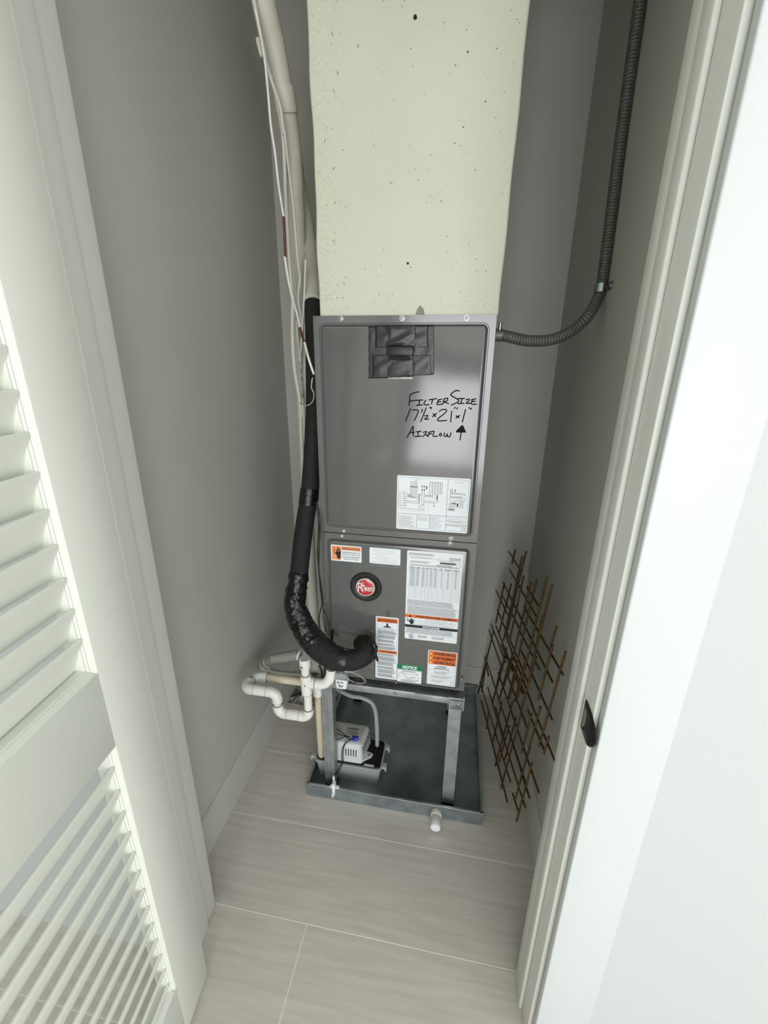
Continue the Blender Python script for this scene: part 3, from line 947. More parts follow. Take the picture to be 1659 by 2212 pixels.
tape(796.5, 705, 838, 817.5, .0006, .0008, -1)
tape(888, 703, 937.5, 810, .0006, .0010, -1)
tape(811, 704, 925, 750, .0014, .0018)
tape(834, 703, 898, 748, .0022, .0028)
tape(805, 767, 893, 817, .0014, .0020, -3)
tape(890, 768, 931, 811, .0018, .0010, -1)
tape(838, 775, 893, 812, .0026, .0014)
p, q = ony(836, 749, PY), ony(893, 768, PY)
hd = MB().box(p.x, q.x, PY - .013, PY - .0005, q.z, p.z, .0015).build('pull_handle', m_black, tp)
p, q = ony(840, 769, PY), ony(886, 778, PY)
MB().box(p.x, q.x, PY - .0055, PY - .003, q.z, p.z, .001).build('pull_recess', m_dark, tp)
p, q = ony(838, 811, PY), ony(891, 819, PY)
MB().box(p.x, q.x, PY - .0009, PY, q.z, p.z).build('tape_scrap', mat('clear_scrap', S(176, 174, 160), .2), tp)

# ------------------------------------------------------------------ plenum on top
pl = empty('duct_plenum', (-.08, 1.4, HT)); tag(pl, 'cream coated duct plenum box rising from the air handler to the ceiling', 'duct')
x0b, x1b, x0t, x1t = -.2958, .1372, -.3055, .1525
yF, yK = 1.1255, 1.655
bm = bmesh.new()
loopsP = []
nz_ = 44
for j in range(nz_ + 1):
    t = j / nz_
    z = HT + .0005 + (CEIL - .001 - HT) * t
    a, b = x0b + (x0t - x0b) * t, x1b + (x1t - x1b) * t
    wob = .0016 * math.sin(z * 17) + .001 * math.sin(z * 41 + 1)
    ring = []
    for pt in rrect(a + wob, b + .0009 * math.sin(z * 29), yF, yK, .006, 3): ring.append(bm.verts.new((pt[0], pt[1], z)))
    loopsP.append(ring)
n = len(loopsP[0])
for A, B in zip(loopsP, loopsP[1:]):
    for i in range(n): bm.faces.new((A[i], A[(i + 1) % n], B[(i + 1) % n], B[i]))
bm.faces.new(list(reversed(loopsP[0]))); bm.faces.new(loopsP[-1])
mb = MB(); mb.bm.free(); mb.bm = bm
mb.build('plenum_box', m_duct, pl, 40)
# wrinkled foil tape at the near edge
for k in range(44):
    z = HT + .03 + k * .0135 + random.uniform(-.008, .008)
    xl = x0b - .0095 * (z - HT) / 1.0
    ln_ = random.uniform(.02, .05)
    pts = [(xl + .006 + ln_ * t, yF + .0004, z + ln_ * .45 * t * t * random.choice((1, 1, -1)) + .004 * math.sin(5 * t + k)) for t in (0, .33, .66, 1)]
    MB().tube(pts, [.0006, .0022, .0019, .0006], 8, 4).build('coating_wrinkle', m_duct, pl, 60)
for k in range(9):
    p = ony(random.uniform(760, 1050), random.uniform(630, 672), yF)
    pts = [(p.x + .02 * t, yF + .0004, p.z + random.uniform(-.012, .012) * t) for t in (0, .5, 1)]
    MB().tube(pts, [.0006, .0014, .0006], 6, 4).build('coating_wrinkle', m_duct, pl, 60)
MB().prism([(p.x, p.z) for p in (ony(898, 679, 1.124), ony(917, 679, 1.124), ony(915, 668, 1.124), ony(908, 660, 1.124), ony(902, 668, 1.124))], 'y', 1.1225, 1.1245).build('metal_tab', mat('grey_tab', S(128, 128, 118), .5), pl)
MB().lathe(tuple(ony(897, 38, yF)), (0, -1, 0), [(-.001, .004), (.003, .0035), (.004, .002)], 8).build('coating_blob', m_dark, pl)
MB().lathe(tuple(ony(881, 569, yF)), (0, -1, 0), [(-.001, .0028), (.002, .0025), (.003, .001)], 8).build('coating_blob', m_dark, pl)

V, Fc = [], []
rnd = random.Random(11)
for k in range(420):
    if k < 90:
        u_, v_ = rnd.uniform(.02, .16), rnd.random()
    else:
        u_, v_ = rnd.random() ** .8, 1 - rnd.random() ** 1.25
    z = HT + .012 + .60 * (1 - v_); x = x0b + .006 + (x1b - x0b - .012) * u_
    if rnd.random() < .35 and u_ < .4 and k >= 90: continue
    r = .0004 + .0010 * rnd.random() ** 3
    el, an = rnd.uniform(1, 2.6) if k >= 90 else rnd.uniform(2, 5), rnd.uniform(0, 3.14)
    n0 = len(V)
    for q in range(6):
        a_, b_2 = r * el * math.cos(q * 1.047) * rnd.uniform(.6, 1.2), r * math.sin(q * 1.047) * rnd.uniform(.6, 1.2)
        V.append((x + a_ * math.cos(an) - b_2 * math.sin(an), yF - .00025, z + a_ * math.sin(an) + b_2 * math.cos(an)))
    Fc.append(tuple(range(n0, n0 + 6)))
me = bpy.data.meshes.new('pinholes'); me.from_pydata(V, [], Fc); me.update()
link('pinholes', me, mat('pinhole_shadow', S(140, 136, 112), .8), pl, 0)['kind'] = 'stuff'

# ------------------------------------------------------------------ stand
sd = empty('equipment_stand', (-.1, 1.38, .003)); tag(sd, 'galvanized steel stand with four square legs under the air handler', 'stand')


def grooved(x0, x1, y0, y1):
    w_ = x1 - x0
    g = .0022
    pr = [(x0, y0)]
    for c in (.30, .56):
        xc = x0 + w_ * c
        pr += [(xc - .0035, y0), (xc - .002, y0 + g), (xc + .002, y0 + g), (xc + .0035, y0)]
    return pr + [(x1, y0), (x1, y1), (x0, y1)]


LY0, LY1 = 1.150, 1.186
for k, (x0, x1, y0, y1) in enumerate(((-.3435, -.305, LY0, LY1), (.0905, .1315, LY0, LY1), (-.3435, -.305, 1.60, 1.636), (.0905, .1315, 1.60, 1.636))):
    MB().prism(grooved(x0, x1, y0, y1) if k != 1 else [(x0, y0), (x1, y0), (x1, y1), (x0, y1)], 'z', .0075, .496).build('leg', m_galv, sd)
    MB().box(x0 - .001, x1 + .001, y0 - .001, y1 + .001, .0032, .03 if k == 1 else .024, .001).build('rubber_foot', m_black, sd)
MB().box(-.345, .1345, 1.122, 1.150, .4965, .522, .0012).build('rail', m_galv, sd)
MB().box(-.345, .1345, 1.630, 1.652, .4965, .522, .0012).build('rail', m_galv, sd)
for xx in (-.345, .105): MB().box(xx, xx + .03, 1.150, 1.63, .4965, .522, .0012).build('rail', m_galv, sd)
MB().box(-.02, .089, 1.1195, 1.1222, .500, .5215, .0006).build('splice_plate', m_galv, sd)
MB().box(-.300, .120, 1.150, 1.640, .5225, .5535, .001).build('pad', m_dark, sd)
br = MB()
br.box(.0925, .135, 1.1185, 1.1205, .4925, .514); br.box(.133, .1358, 1.104, 1.135, .493, .5425); br.box(.0925, .1345, 1.104, 1.121, .4915, .4935)
br.build('corner_bracket', m_galv, sd)
p = ony(856, 1492, 1.1195)
MB().lathe((-.085, 1.122, .5095), (0, -1, 0), [(0, .0048), (.002, .0045), (.0035, .003)], 12).build('bolt', m_steel, sd)
MB().lathe((.118, 1.1185, .501), (0, -1, 0), [(0, .005), (.002, .0045), (.003, .003)], 12).build('bolt', m_steel, sd)

# ------------------------------------------------------------------ drain pan
pn = empty('drain_pan', (-.085, 1.43, 0)); tag(pn, 'shallow galvanized drain pan on the tile floor under the stand', 'drain pan')
X0, X1, Y0, Y1, PZ = -.4031, .2320, 1.1112, 1.747, .0568
MB().box(X0 + .001, X1 - .001, Y0 + .001, Y1 - .001, .0005, .0030).build('pan_floor', m_pan, pn)


def pside(x0, x1, y0, y1):
    MB().box(x0, x1, y0, y1, .0004, PZ, .0005, 1).build('pan_wall', m_panside, pn)


T = .0016
pside(X0, X1, Y0, Y0 + T); pside(X0, X1, Y1 - T, Y1); pside(X0, X0 + T, Y0 + T, Y1 - T); pside(X1 - T, X1, Y0 + T, Y1 - T)
for a, b, c, d in ((X0, X1, Y0 - .0005, Y0 + .0075), (X0, X1, Y1 - .0075, Y1), (X0 - .0005, X0 + .0075, Y0, Y1), (X1 - .0075, X1 + .0005, Y0, Y1)):
    MB().box(a, b, c, d, PZ, PZ + .0018, .0006, 1).build('pan_rim', m_galv, pn)
MB().box(X1 - .045, X1 - .0016, Y1 - .003, Y1 - .0016, .0035, PZ).build('corner_fold', m_panside, pn)
ds = MB().lathe((.0735, Y0, .0275), (0, -1, 0), [(-.004, .0165), (.002, .0185), (.006, .0195), (.016, .0195), (.017, .0165), (.028, .0160)], 26).build('drain_stub', m_pvc, pn)
MB().lathe((.0735, Y0 - .017, .0275), (0, -1, 0), [(0, .0172), (.0015, .0172)], 26).build('joint_ring', m_seam, ds)
MB().lathe((.0735, Y0 - .022, .0275), (0, -1, 0), [(0, .0165), (.001, .0172), (.032, .0172), (.034, .0160)], 26).build('drain_cap', m_white, ds)

# ------------------------------------------------------------------ condensate pump
pu = empty('condensate_pump', (-.268, 1.255, .003)); tag(pu, 'white and black condensate pump sitting in the drain pan behind the leg', 'pump')
bm = bmesh.new()
lps = []
for z, gx, gy in ((.0032, .010, .008), (.006, .009, .007), (.074, .001, .001), (.080, -.003, -.003), (.086, -.003, -.003)):
    lps.append([bm.verts.new((a, b, z)) for a, b in rrect(-.3955 + gx, -.1415 - gx, 1.1905 + gy, 1.320 - gy, .012, 4)])
n = len(lps[0])
for A, B in zip(lps, lps[1:]):
    for i in range(n): bm.faces.new((A[i], A[(i + 1) % n], B[(i + 1) % n], B[i]))
bm.faces.new(list(reversed(lps[0]))); bm.faces.new(lps[-1])
mb = MB(); mb.bm.free(); mb.bm = bm
mb.build('tank', m_tank, pu)
MB().prism(rrect(-.3925, -.1445, 1.1935, 1.317, .014, 5), 'z', .0845, .0905).build('tank_lid', m_lid, pu, bev=.0015)
for x, y in ((-.136, 1.215), (-.1365, 1.300), (-.4035, 1.215)):
    s = 1 if x > -.3 else -1
    e = MB(); e.box(x - s * .004, x + s * .014, y - .011, y + .011, .076, .0855, .001); e.box(x + s * .008, x + s * .014, y - .011, y - .004, .066, .077, .0006)
    e.build('mounting_ear', m_tank, pu)
# motor housing with vents: tapered box
hx0, hx1, hy0, hy1, hz0, hz1 = -.352, -.2145, 1.202, 1.3125, .0905, .172
bm = bmesh.new(); lps = []
for z, g in ((hz0, -.002), (hz0 + .01, 0), (hz1 - .012, .003), (hz1 - .004, .006), (hz1, .012)):
    lps.append([bm.verts.new((a + (.012 * (b - hy0) / (hy1 - hy0) if a > -.28 else 0), b, z)) for a, b in rrect(hx0 + g, hx1 - g, hy0 + g, hy1 - g, .012, 4)])
n = len(lps[0])
for A, B in zip(lps, lps[1:]):
    for i in range(n): bm.faces.new((A[i], A[(i + 1) % n], B[(i + 1) % n], B[i]))
bm.faces.new(list(reversed(lps[0]))); bm.faces.new(lps[-1])
mb = MB(); mb.bm.free(); mb.bm = bm
mh = mb.build('motor_housing', m_pump, pu, 45)
for k in range(5): MB().box(-.2375 - .0098 * k - .0016, -.2375 - .0098 * k + .0016, hy0 + .0004, hy0 + .004, .118, .149).build('vent_slot', m_dark, mh)
for k in range(5):
    y = hy0 + .022 + k * .0165
    xs = hx1 + .012 * (y - hy0) / (hy1 - hy0)
    MB().box(xs - .004, xs - .0001, y - .0017, y + .0017, .112, .150).build('vent_slot', m_dark, mh)
MB().prism([(hx1 - .002, hy0 + .004), (hx1 + .030, hy0 + .030), (hx1 + .034, hy0 + .044), (hx1 + .010, hy0 + .052), (hx1, hy0 + .03)], 'z', .0908, .098).build('mounting_foot', m_pump, mh, bev=.001)
MB().lathe((hx1 + .020, hy0 + .034, .098), (0, 0, 1), [(0, .0045), (.0025, .004)], 12).build('foot_screw', m_galv, mh)
# printed lettering on the housing top
lv, lf = [], []
zt = hz1 + .00015
def flat(a, b, c, d):
    n0 = len(lv)
    lv.extend([(a, c, zt), (b, c, zt), (b, d, zt), (a, d, zt)]); lf.append((n0, n0 + 1, n0 + 2, n0 + 3))
flat(-.288, -.243, 1.276, 1.281)
for r in range(5):
    x = -.292 + .002 * r
    while x < -.25:
        l = random.uniform(.003, .009); flat(x, x + l, 1.268 - .0045 * r, 1.270 - .0045 * r); x += l + .002
for x in (-.292, -.285, -.276): flat(x, x + .0045, 1.236, 1.243)
flat(-.262, -.254, 1.238, 1.247)
me = bpy.data.meshes.new('housing_print'); me.from_pydata(lv, [], lf); me.update(); link('housing_print', me, m_greyink, mh, 0)
# name strip on the lid
MB().box(-.2055, -.168, 1.1945, 1.203, .0905, .0912).build('lid_label', m_pump, pu)
nut = MB().lathe((-.254, 1.222, .181), (.95, .25, .18), [(0, .006), (.003, .0082), (.014, .0092), (.021, .0078), (.0225, .005)], 12).build('wire_nut', m_blue, pu)
wz = .178
for k, pts in enumerate((
        [(-.345, 1.262, wz), (-.32, 1.255, wz + .003), (-.288, 1.236, wz + .002), (-.270, 1.228, wz + .002), (-.253, 1.223, wz + .003)],
        [(-.345, 1.245, wz), (-.318, 1.238, wz + .001), (-.288, 1.229, wz + .003), (-.270, 1.222, wz), (-.253, 1.221, wz + .002)],
        [(-.350, 1.222, wz - .001), (-.325, 1.212, wz - .003), (-.302, 1.217, wz - .001), (-.288, 1.228, wz + .001), (-.272, 1.232, wz + .003)],
        [(-.254, 1.219, wz + .003), (-.270, 1.212, wz), (-.282, 1.198, .163), (-.285, 1.192, .13), (-.284, 1.188, .100), (-.290, 1.180, .085), (-.2985, 1.150, .082), (-.3005, 1.122, .101)],
        [(-.254, 1.220, wz + .004), (-.274, 1.208, wz - .001), (-.286, 1.196, .160), (-.289, 1.190, .13), (-.288, 1.186, .103), (-.295, 1.178, .087), (-.3025, 1.150, .081), (-.3025, 1.121, .101)])):
    MB().tube(pts, .0014, 8, 6).build('wire', m_bwire, pu, 60)
MB().lathe((-.172, 1.285, .0905), (0, 0, 1), [(0, .0095), (.004, .0095), (.005, .006), (.018, .006)], 16).build('outlet_nipple', m_lid, pu)

# clear discharge tube
tb = [(-.172, 1.285, .100), (-.1725, 1.287, .145), (-.1755, 1.29, .205), (-.181, 1.292, .262), (-.198, 1.294, .298), (-.235, 1.297, .3105), (-.275, 1.302, .3075), (-.315, 1.31, .313), (-.36, 1.32, .325)]
o = MB().tube(tb, .0082, 14, 8).build('discharge_tube', m_clear, None, 60)
tag(o, 'clear vinyl tube arching up from the condensate pump', 'tube')

# pan overflow switch clipped on the rim
sw = empty('overflow_switch', (-.299, Y0, PZ)); tag(sw, 'small white water sensor switch clipped on the pan rim', 'sensor')
MB().box(-.3035, -.2905, 1.098, 1.117, .0605, .089, .0025).build('sensor_body', m_white, sw)
MB().box(-.314, -.280, 1.109, 1.1195, .0588, .0655, .001).build('clip_arm', m_white, sw)
MB().cyl((-.3005, 1.120, .083), (-.3015, 1.121, .103), .0042, 12).build('cable_sleeve', m_white, sw)
MB().box(-.3025, -.2925, 1.0985, 1.1095, .036, .0615, .002).build('clip_leg', m_white, sw)
MB().lathe((-.2975, 1.0985, .046), (0, -1, 0), [(0, .006), (.006, .0055), (.010, .003), (.016, .0014)], 12).build('thumb_screw', m_white, sw)

# ------------------------------------------------------------------ PVC condensate drain with trap
pv = empty('drain_trap', (-.43, 1.1, .38)); tag(pv, 'white plastic drain pipe with trap and cleanout hanging beside the stand', 'drain pipe')
Yp = 1.098
xT, zT = -.3765, .5275
xr, xl, zb, zl = -.3735, -.4825, .3845, .4680
R1, R2 = .0136, .0178


def arc(c, a0, a1, r, n=7, plane='xz', y=Yp):
    out = []
    for k in range(n + 1):
        a = math.radians(a0 + (a1 - a0) * k / n)
        if plane == 'xz': out.append((c[0] + r * math.cos(a), y, c[1] + r * math.sin(a)))
        else: out.append((c[0] + r * math.cos(a), c[1] + r * math.sin(a), y))
    return out


def fit(pts, name='elbow', r=R2, m=m_pvc):
    o = MB().tube(pts, r, 18, 1).build(name, m, pv, 50)
    for a, b in ((pts[0], pts[1]), (pts[-1], pts[-2])):
        d = (Vector(b) - Vector(a)).normalized()
        MB().cyl(Vector(a) - d * .0004, Vector(a) + d * .0012, r * 1.006, 18).build('joint_ring', m_seam, o)
    return o


def pipe(a, b, name='pipe', r=R1, m=m_pvc): return MB().cyl(a, b, r, 18).build(name, m, pv, 50)


e = .024
# cleanout: cap, neck, tee
MB().lathe((xT, Yp, zT + .060), (0, 0, 1), [(0, .0172), (.002, .0185), (.030, .0185), (.034, .0170)], 22).build('cleanout_cap', m_pvc, pv)
MB().box(xT - .0085, xT - .0015, Yp - .0188, Yp - .0180, zT + .069, zT + .073).build('cap_print', m_ink, pv)
pipe((xT, Yp, zT + .02), (xT, Yp, zT + .064))
fit([(xT, Yp, zT + .032), (xT, Yp, zT + .01), (xT + .0008, Yp, zT - .02), (xT + .0015, Yp, zT - .044)], 'tee')
MB().cyl((xT, Yp, zT), (xT + .032, Yp, zT + .001), R2, 18).build('tee_branch', m_pvc, pv, 50)
MB().cyl((xT + .031, Yp, zT + .001), (xT + .033, Yp, zT + .001), R2 * 1.01, 18).build('joint_ring', m_seam, pv)
# elbow up to the cabinet
fit([(xT + .033, Yp, zT + .001), (xT + .052, Yp, zT + .001), (xT + .068, Yp + .001, zT + .008), (xT + .079, Yp + .004, zT + .021), (xT + .085, Yp + .006, zT + .042), (xT + .0865, Yp + .007, zT + .062)], r=R2 * .96)
# trap
pipe((xr + .001, Yp, zT - .04), (xr, Yp, zb + e))
fit([(xr, Yp, zb + e + .012)] + arc((xr - e, zb + e), 0, -90, e) + [(xr - e - .010, Yp, zb)])
pipe((xr - e, Yp, zb), (xl + e, Yp, zb), r=R2 * .985)
fit([(xl, Yp, zb + e + .012)] + arc((xl + e, zb + e), 180, 270, e) + [(xl + e + .010, Yp, zb)])
pipe((xl, Yp, zb + e), (xl, Yp, zl - e))
fit([(xl, Yp, zl - e - .012)] + arc((xl - e, zl - e), 0, 90, e) + [(xl - e - .012, Yp, zl)])
xe = -.600
pipe((xl - e, Yp, zl), (xe + e, Yp, zl), r=R2 * .985)
# turn back at the wall and return towards the pump
yb = 1.162
fit([(xe + e + .014, Yp, zl)] + [(xe + e - e * math.sin(math.radians(a)), Yp + e - e * math.cos(math.radians(a)), zl) for a in range(0, 91, 15)] + [(xe + .003, Yp + e + .010, zl)])
pipe((xe + .003, Yp + e, zl), (xe + .020, yb - .008, zl), m=m_pvcold)
fit([(xe + .012, yb - .022, zl), (xe + .020, yb - .006, zl), (xe + .036, yb, zl), (xe + .056, yb + .001, zl)])
pipe((xe + .045, yb, zl), (-.380, yb + .004, zl - .002), 'return_pipe', m=m_pvcold)
xd, yd = -.362, 1.1655
fit([(-.40, yb + .003, zl - .002), (-.384, yb + .003, zl - .002), (xd - .006, yb + .003, zl - .009), (xd, yb + .003, zl - .024), (xd, yb + .003, zl - .046)])
MB().tube([(xd, yb + .003, zl - .03), (-.3755, 1.2105, .0905)], .0133, 16, 1).build('drop_pipe', m_pvcold, pv, 50)

# second drain loop, painted like the wall, further back
dp = empty('painted_drain_loop', (-.55, 1.3, .45)); tag(dp, 'wall-coloured plastic pipe loop behind the white drain trap', 'drain pipe')
A_ = ony(646, 1414, 1.25); B_ = ony(590, 1440, 1.25); B_.z = A_.z - .035
MB().tube([A_, A_.lerp(B_, .5), B_], .0185, 16, 1).build('sloped_pipe', m_pvcgrey, dp, 50)
MB().cyl(A_ + Vector((-.004, 0, .001)), A_ + Vector((.004, 0, -.001)), .0205, 18).build('pipe_collar', m_pvc, dp, 50)
C_ = ony(566, 1441, 1.25)
MB().tube([B_, B_.lerp(C_, .6) + Vector((0, .004, 0)), C_, C_ + Vector((-.004, .02, -.02)), C_ + Vector((.02, .03, -.032))], [.0185, .019, .019, .0175, .015], 16, 5).build('elbow', m_pvcgrey, dp, 50)
for q in (.75, .45): 
    c = B_.lerp(C_, q); MB().cyl(c, c + (C_ - B_).normalized() * .003, .0202, 18).build('joint_ring', m_pvc, dp, 50)
MB().tube([ony(578, 1446, 1.30), ony(600, 1452, 1.30), ony(625, 1455, 1.31), ony(660, 1456, 1.32)], .008, 12, 5).build('thin_pipe', m_pvcgrey, dp, 50)

# float safety switch hanging at the cabinet drain
fs_ = empty('float_switch', ony(737, 1473, 1.085)); tag(fs_, 'small white float switch box hanging below the black insulated pipe', 'switch')
p0, p1 = ony(724, 1468, 1.085), ony(750, 1490, 1.085)
bm = bmesh.new(); lps = []
for z, g in ((p1.z, .0045), (p1.z + .004, .002), (p0.z, -.0005), (p0.z + .002, -.001)):
    lps.append([bm.verts.new((a, b, z)) for a, b in rrect(p0.x + g, p1.x - g, 1.083 + g * .5, 1.112, .004, 3)])
n = len(lps[0])
for A, B in zip(lps, lps[1:]):
    for i in range(n): bm.faces.new((A[i], A[(i + 1) % n], B[(i + 1) % n], B[i]))
bm.faces.new(list(reversed(lps[0]))); bm.faces.new(lps[-1])
mb = MB(); mb.bm.free(); mb.bm = bm
mb.build('switch_case', m_white, fs_)
MB().box(p0.x + .001, p1.x - .0005, 1.086, 1.111, p0.z + .002, p0.z + .024, .002).build('clear_cover', m_clear, fs_)
MB().cyl((p0.x + .016, 1.097, p0.z + .003), (p0.x + .016, 1.097, p0.z + .018), .008, 14).build('float_core', m_chrome, fs_)
lv, lf = [], []
def flaty(a, b, c, d):
    n0 = len(lv); lv.extend([(p0.x + a, 1.0828, p0.z + c), (p0.x + b, 1.0828, p0.z + c), (p0.x + b, 1.0828, p0.z + d), (p0.x + a, 1.0828, p0.z + d)]); lf.append((n0, n0 + 1, n0 + 2, n0 + 3))
flaty(.006, .010, -.009, -.004); flaty(.0105, .014, -.009, -.006); flaty(.016, .028, -.0085, -.0055); flaty(.010, .014, -.016, -.012)
for r in range(3): flaty(.011, .027 - .002 * r, -.0195 - .003 * r, -.0182 - .003 * r)
me = bpy.data.meshes.new('switch_print'); me.from_pydata(lv, [], lf); me.update(); link('switch_print', me, m_ink, fs_, 0)
for pts in ([(728, 1437), (733, 1447), (741, 1458), (752, 1466), (765, 1474), (782, 1476), (791, 1472), (783, 1463), (768, 1455), (752, 1451), (738, 1450)],
            [(726, 1458), (734, 1466), (744, 1470), (758, 1470), (768, 1475), (780, 1477), (787, 1471), (778, 1461), (760, 1453), (742, 1452)],
            [(745, 1449), (760, 1451), (772, 1450)]):
    MB().tube([ony(u, v, 1.079) for u, v in pts], .0009, 6, 5).build('wire', m_silverwire, fs_, 60)

# ------------------------------------------------------------------ refrigerant line: painted top, black foam, tape-wrapped bend
rl = empty('refrigerant_line', (-.36, 1.18, .6)); tag(rl, 'thick black foam-insulated refrigerant line with taped bend into the air handler', 'pipe')
pp = lambda lst: [ony(u, v, y) for u, v, y in lst]
MB().tube(pp([(628, 300, 1.53), (642, 400, 1.52), (656, 470, 1.50), (667.5, 540, 1.455), (674, 605, 1.36), (676.5, 652, 1.28)]), [.0265, .0265, .0265, .026, .024, .0225], 18, 6).build('painted_insulation', m_paintpipe, rl, 50)
MB().tube(pp([(675, 622, 1.33), (676.5, 653, 1.28)]), [.0248, .024], 18, 1).build('painted_sleeve', m_paintpipe, rl, 50)
MB().tube(pp([(676.5, 653, 1.28), (677, 700, 1.26), (678, 850, 1.22), (676, 950, 1.195), (671, 1040, 1.18), (668, 1080, 1.17)]), [.0238, .0232, .0228, .0245, .026, .027], 18, 6).build('upper_foam', m_foam, rl, 50)
MB().tube(pp([(669, 1055, 1.176), (665, 1090, 1.165)]), [.0275, .0280], 18, 1).build('tape_wrap', m_vinyl, rl, 50)
MB().tube(pp([(666, 1085, 1.166), (658.5, 1130, 1.15), (651, 1190, 1.125), (645, 1250, 1.10)]), [.0262, .0268, .0272, .0275], 20, 6).build('lower_foam', m_foam, rl, 50)


def wrap(pts, rr, name, m, amp=.0022, seg=40, sm=14, fq=38):
    mb = MB().tube(pts, rr, seg, sm)
    mb.bm.normal_update()
    for v in mb.bm.verts:
        p = v.co * fq
        h = (0.5 - abs(noise.noise(Vector((p.x, p.y, p.z * 1.6))))) + .5 * noise.noise(p * 2.3)
        v.co += v.normal * amp * h
    return mb.build(name, m, rl, 80)


wrap(pp([(645.5, 1236, 1.105), (640, 1275, 1.09), (638, 1308, 1.075), (651, 1346, 1.06), (671, 1378, 1.045), (688, 1397, 1.035)]), [.0275, .0285, .0300, .0325, .0345, .0345], 'tape_wrap', m_vinyl, .0075)
for (u, v, y, tx, tz, r) in ((645, 1243, 1.10, .12, 1, .0288), (639, 1285, 1.085, -.02, 1, .0305), (644, 1326, 1.067, -.3, 1, .0328), (660, 1360, 1.053, -.6, 1, .0350)):
    c = ony(u, v, y); d = Vector((tx, .25, tz)).normalized()
    MB().tube([c - d * .006, c, c + d * .006], [r * .985, r, r * .985], 28, 2).build('tape_turn', m_vinyl, rl, 50)
wrap(pp([(676, 1386, 1.042), (695, 1403, 1.03), (720, 1419, 1.022), (745, 1426, 1.022)]), [.0345, .0365, .0345, .0315], 'bend_foam', m_foam, .003, fq=60)
wrap(pp([(735, 1424, 1.022), (763, 1425, 1.025), (787, 1415, 1.035), (795, 1401, 1.055), (787, 1393, 1.085), (781, 1391, 1.112)]), [.0315, .0295, .0285, .0275, .026, .025], 'end_foam', m_foam, .003, fq=60)
c = ony(742, 1425, 1.02); d = Vector((1, .05, -.15)).normalized()
MB().tube([c - d * .012, c, c + d * .010], [.0325, .0335, .0320], 24, 3).build('tape_turn', m_vinyl, rl, 50)
# loose tape ends
for pts, w_ in (([(806, 1390), (810, 1398), (809, 1408)], .007), ([(808, 1404), (812, 1418), (816, 1428)], .005), ([(807, 1408), (802, 1422), (797, 1431)], .004), ([(735, 1408), (742, 1402), (750, 1405)], .003), ([(712, 1396), (728, 1404), (738, 1408)], .003)):
    MB().tube([ony(u, v, 1.02) for u, v in pts], [w_ * .7, w_, w_ * .6], 8, 4).build('tape_end', m_vinyl, rl, 60)
# dark strap from pipe to cabinet
MB().tube([ony(718, 1362, 1.098), ony(717, 1380, 1.095), ony(716, 1402, 1.075)], .0042, 8, 4).build('strap', m_black, rl, 60)

# ------------------------------------------------------------------ painted line set and cables
ls = empty('line_set_cover', (-.44, 1.4, 1.2)); tag(ls, 'large wall-painted insulated pipe curving up past the plenum', 'pipe')
MB().tube(pp([(548, -130, 1.245), (571, 10, 1.295), (592, 100, 1.335), (611, 200, 1.365), (627, 300, 1.390), (635, 400, 1.410), (641, 520, 1.425), (646, 690, 1.435), (655, 880, 1.435), (662, 1040, 1.435), (672, 1250, 1.435), (684, 1440, 1.445)]),
          [.029, .029, .0285, .028, .027, .0265, .026, .0245, .022, .021, .021, .021], 20, 6).build('insulated_pipe', m_paintpipe, ls, 50)
MB().tube(pp([(611, 190, 1.357), (616, 218, 1.363), (620, 245, 1.371)]), .0295, 20, 2).build('tape_collar', m_paintpipe, ls, 50)
cg = 'painted cables running down beside the air handler'
cables = [
    ('thin wall-painted cable strapped along the edge of the painted pipe', [(541, -40, 1.235), (560, 60, 1.265), (578, 140, 1.285), (598, 215, 1.30), (612, 300, 1.315), (617, 420, 1.33), (625, 560, 1.34), (636, 690, 1.345)], .0055, m_cable),
    ('wall-painted cable bowing outward next to the corner strip', [(633, 640, 1.34), (632, 720, 1.335), (637, 800, 1.33), (648, 868, 1.33), (652, 960, 1.335), (656, 1040, 1.34)], .0065, m_cable),
    ('slim beige cable with a kink crossing the painted pipe', [(610, 240, 1.30), (622, 350, 1.31), (634, 450, 1.315), (643, 560, 1.32), (648, 600, 1.32), (644, 645, 1.32), (651, 690, 1.32), (655, 760, 1.32), (657, 830, 1.32), (653, 900, 1.33)], .0035, m_cable),
    ('wall-painted cable looping between painted pipe and black foam', [(660, 560, 1.26), (658, 620, 1.27), (655, 680, 1.28), (650, 760, 1.30), (652, 830, 1.31), (655, 880, 1.315), (658, 960, 1.32)], .0030, m_cable),
    ('grey flat cable lying against the painted pipe low down', [(660, 690, 1.30), (661, 780, 1.30), (662, 860, 1.30), (660, 960, 1.30), (656, 1040, 1.30), (652, 1070, 1.30)], .0050, m_cable),
    ('slim painted cable leaving the tape collar and hugging the pipe', [(607, 238, 1.325), (613, 300, 1.34), (619, 360, 1.345), (620, 430, 1.35), (624, 540, 1.355), (632, 640, 1.355), (640, 700, 1.355), (648, 780, 1.35)], .0040, m_cable),
    ('pale painted cable running straight beside the tape collar', [(571, 120, 1.262), (582, 160, 1.275), (594, 195, 1.285), (606, 235, 1.29), (613, 290, 1.305)], .0048, m_cable),
    ('speckled brown-grey cable between painted pipe and foam sleeve', [(658, 545, 1.315), (658, 600, 1.305), (656, 660, 1.295), (653, 720, 1.295), (651, 800, 1.30), (654, 860, 1.30)], .0024, m_speck),
    ('thin copper-brown wire edging the black foam insulation', [(668, 880, 1.195), (668, 960, 1.185), (664, 1020, 1.17), (660, 1055, 1.16)], .0018, m_redwire)]
for lab, pts, r, m in cables:
    o = MB().tube(pp(pts), r, 10, 8).build('cable', m, None, 60)
    tag(o, lab, 'cable', cg)
